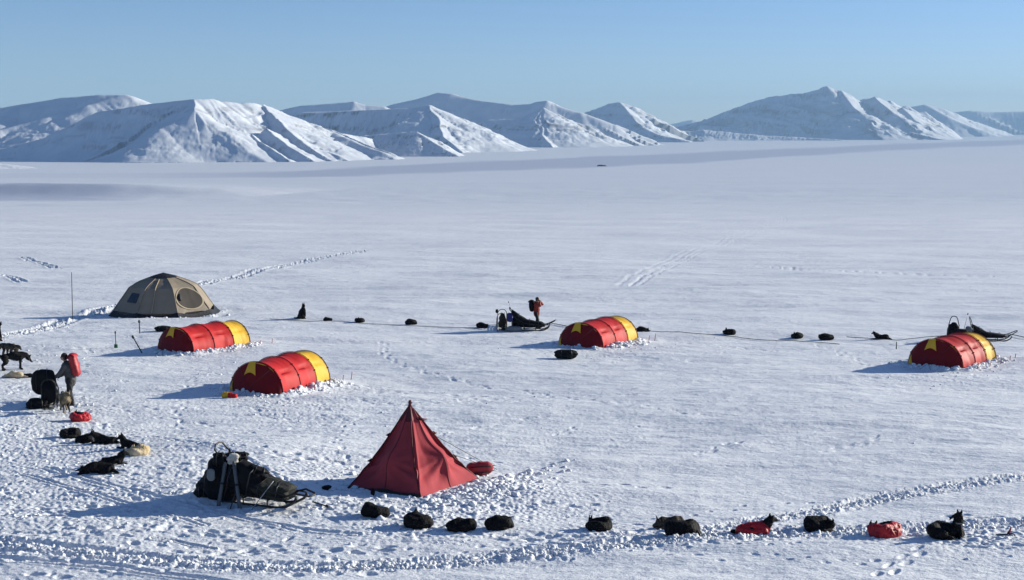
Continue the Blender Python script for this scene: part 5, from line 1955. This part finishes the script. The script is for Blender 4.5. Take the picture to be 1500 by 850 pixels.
# tether lines
def line_thing(label, pxs, lift=0.05, r=0.016):
    pts = []
    for (p0, p1) in zip(pxs[:-1], pxs[1:]):
        for k in range(8):
            t = k / 8
            x, y = at(p0[0] + (p1[0] - p0[0]) * t, p0[1] + (p1[1] - p0[1]) * t)
            pts.append((x, y, ground_at(x, y) + lift))
    x, y = at(*pxs[-1])
    pts.append((x, y, ground_at(x, y) + lift))
    g = MB()
    g.tube(pts, r, 5)
    o = g.build('tether_line', M['rope'], None)
    return tag(o, label, 'rope', 'tether lines for the dogs')


line_thing('dark tether line along the far left dogs from dome tent to sleds', [(395, 470), (443, 471), (527, 475), (602, 478), (706, 482)], 0.03, 0.014)
line_thing('dark tether line from the pointed bow sled past the curled dogs to the right stake', [(808, 478), (870, 484), (950, 489), (1020, 492), (1080, 494), (1150, 500), (1230, 504)], 0.05, 0.018)
line_thing('dark tether line running up to the right edge behind the sunlit tent', [(1240, 497), (1313, 502), (1380, 497)], 0.20, 0.018)
line_thing('dark tow line ahead of the sled parked at the right edge', [(1480, 492), (1500, 495), (1540, 497)], 0.08, 0.02)

# dark ice-bound islet far out on the fjord
p = at_dist(881, 244.5, 2180)
root = MB()
root.ball((0, 0, 0), 1.0, (7.5, 4.0, 2.3), 18, 9)
root.ball((4, 0.5, -0.3), 1.0, (5, 3.0, 1.4), 18, 9)
o = root.remesh('rock', M['rock'], None, 0.35, 0.9, 0.35, 1, (p.x, p.y, SEA + 0.1))
tag(o, 'small dark rock islet far out on the frozen fjord', 'rock')
# ================================================================== SETTING, LIGHT, CAMERA
build_clods()
build_mountains()
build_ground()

SUN_EL, SUN_AZ = R(16), R(24)             # azimuth from +x towards +y
S = Vector((math.cos(SUN_EL) * math.cos(SUN_AZ), math.cos(SUN_EL) * math.sin(SUN_AZ), math.sin(SUN_EL)))
sl = bpy.data.lights.new('sun', 'SUN')
sl.energy = 5.0
sl.angle = R(0.5)
sl.color = (1.0, 0.965, 0.84)
so = bpy.data.objects.new('sun', sl)
col.objects.link(so)
so.rotation_euler = (-S).to_track_quat('-Z', 'Y').to_euler()

w = bpy.data.worlds.new('World')
scene.world = w
w.use_nodes = True
nt = w.node_tree
bg = nt.nodes['Background']
sky = nt.nodes.new('ShaderNodeTexSky')
sky.sky_type = 'NISHITA'
sky.sun_disc = False
sky.sun_elevation = SUN_EL
sky.sun_rotation = R(90) - SUN_AZ
sky.altitude = 2500
sky.air_density = 1.0
sky.dust_density = 1.0
sky.ozone_density = 4.2
wb = nt.nodes.new('ShaderNodeMix')          # white balance of the whole sky
wb.data_type = 'RGBA'
wb.blend_type = 'MULTIPLY'
wb.inputs[0].default_value = 1.0
wb.inputs[7].default_value = (1.0, 0.97, 1.05, 1)
nt.links.new(sky.outputs['Color'], wb.inputs[6])
nt.links.new(wb.outputs[2], bg.inputs['Color'])
bg.inputs['Strength'].default_value = 0.083

# the air over the fjord
bm = bmesh.new()
bmesh.ops.create_cube(bm, size=1)
me = bpy.data.meshes.new('haze')
bm.to_mesh(me)
bm.free()
hz = bpy.data.objects.new('haze', me)
col.objects.link(hz)
zmin, zmax = SEA - 12, 420
hz.scale = (34000, 34000, zmax - zmin)
hz.location = (0, 0, (zmax + zmin) / 2)
tag(hz, 'thin blue haze over the fjord', None, None, 'stuff')
hm = bpy.data.materials.new('haze')
hm.use_nodes = True
hn = hm.node_tree
hn.nodes.remove(hn.nodes['Principled BSDF'])
pv = hn.nodes.new('ShaderNodeVolumePrincipled')
pv.inputs['Color'].default_value = (0.47, 0.73, 1.0, 1)
pv.inputs['Density'].default_value = 7.0e-5
pv.inputs['Density Attribute'].default_value = ''
pv.inputs['Anisotropy'].default_value = 0.0
hn.links.new(pv.outputs['Volume'], hn.nodes['Material Output'].inputs['Volume'])
me.materials.append(hm)

cam = bpy.data.cameras.new('camera')
co = bpy.data.objects.new('camera', cam)
col.objects.link(co)
cam.lens = 48.0
cam.sensor_width = 36.0
cam.clip_start = 0.5
cam.clip_end = 60000
co.location = (0, 0, CAM_H)
co.rotation_euler = (R(90) - PITCH, 0, 0)
scene.camera = co

vs = scene.view_settings
vs.view_transform = 'Standard'
vs.look = 'None'
vs.exposure = 0.56
vs.gamma = 1.0
vs.use_curve_mapping = False
scene.cycles.use_denoising = True
scene.cycles.max_bounces = 6
scene.cycles.diffuse_bounces = 1
scene.cycles.volume_bounces = 0
scene.cycles.sample_clamp_indirect = 4.0
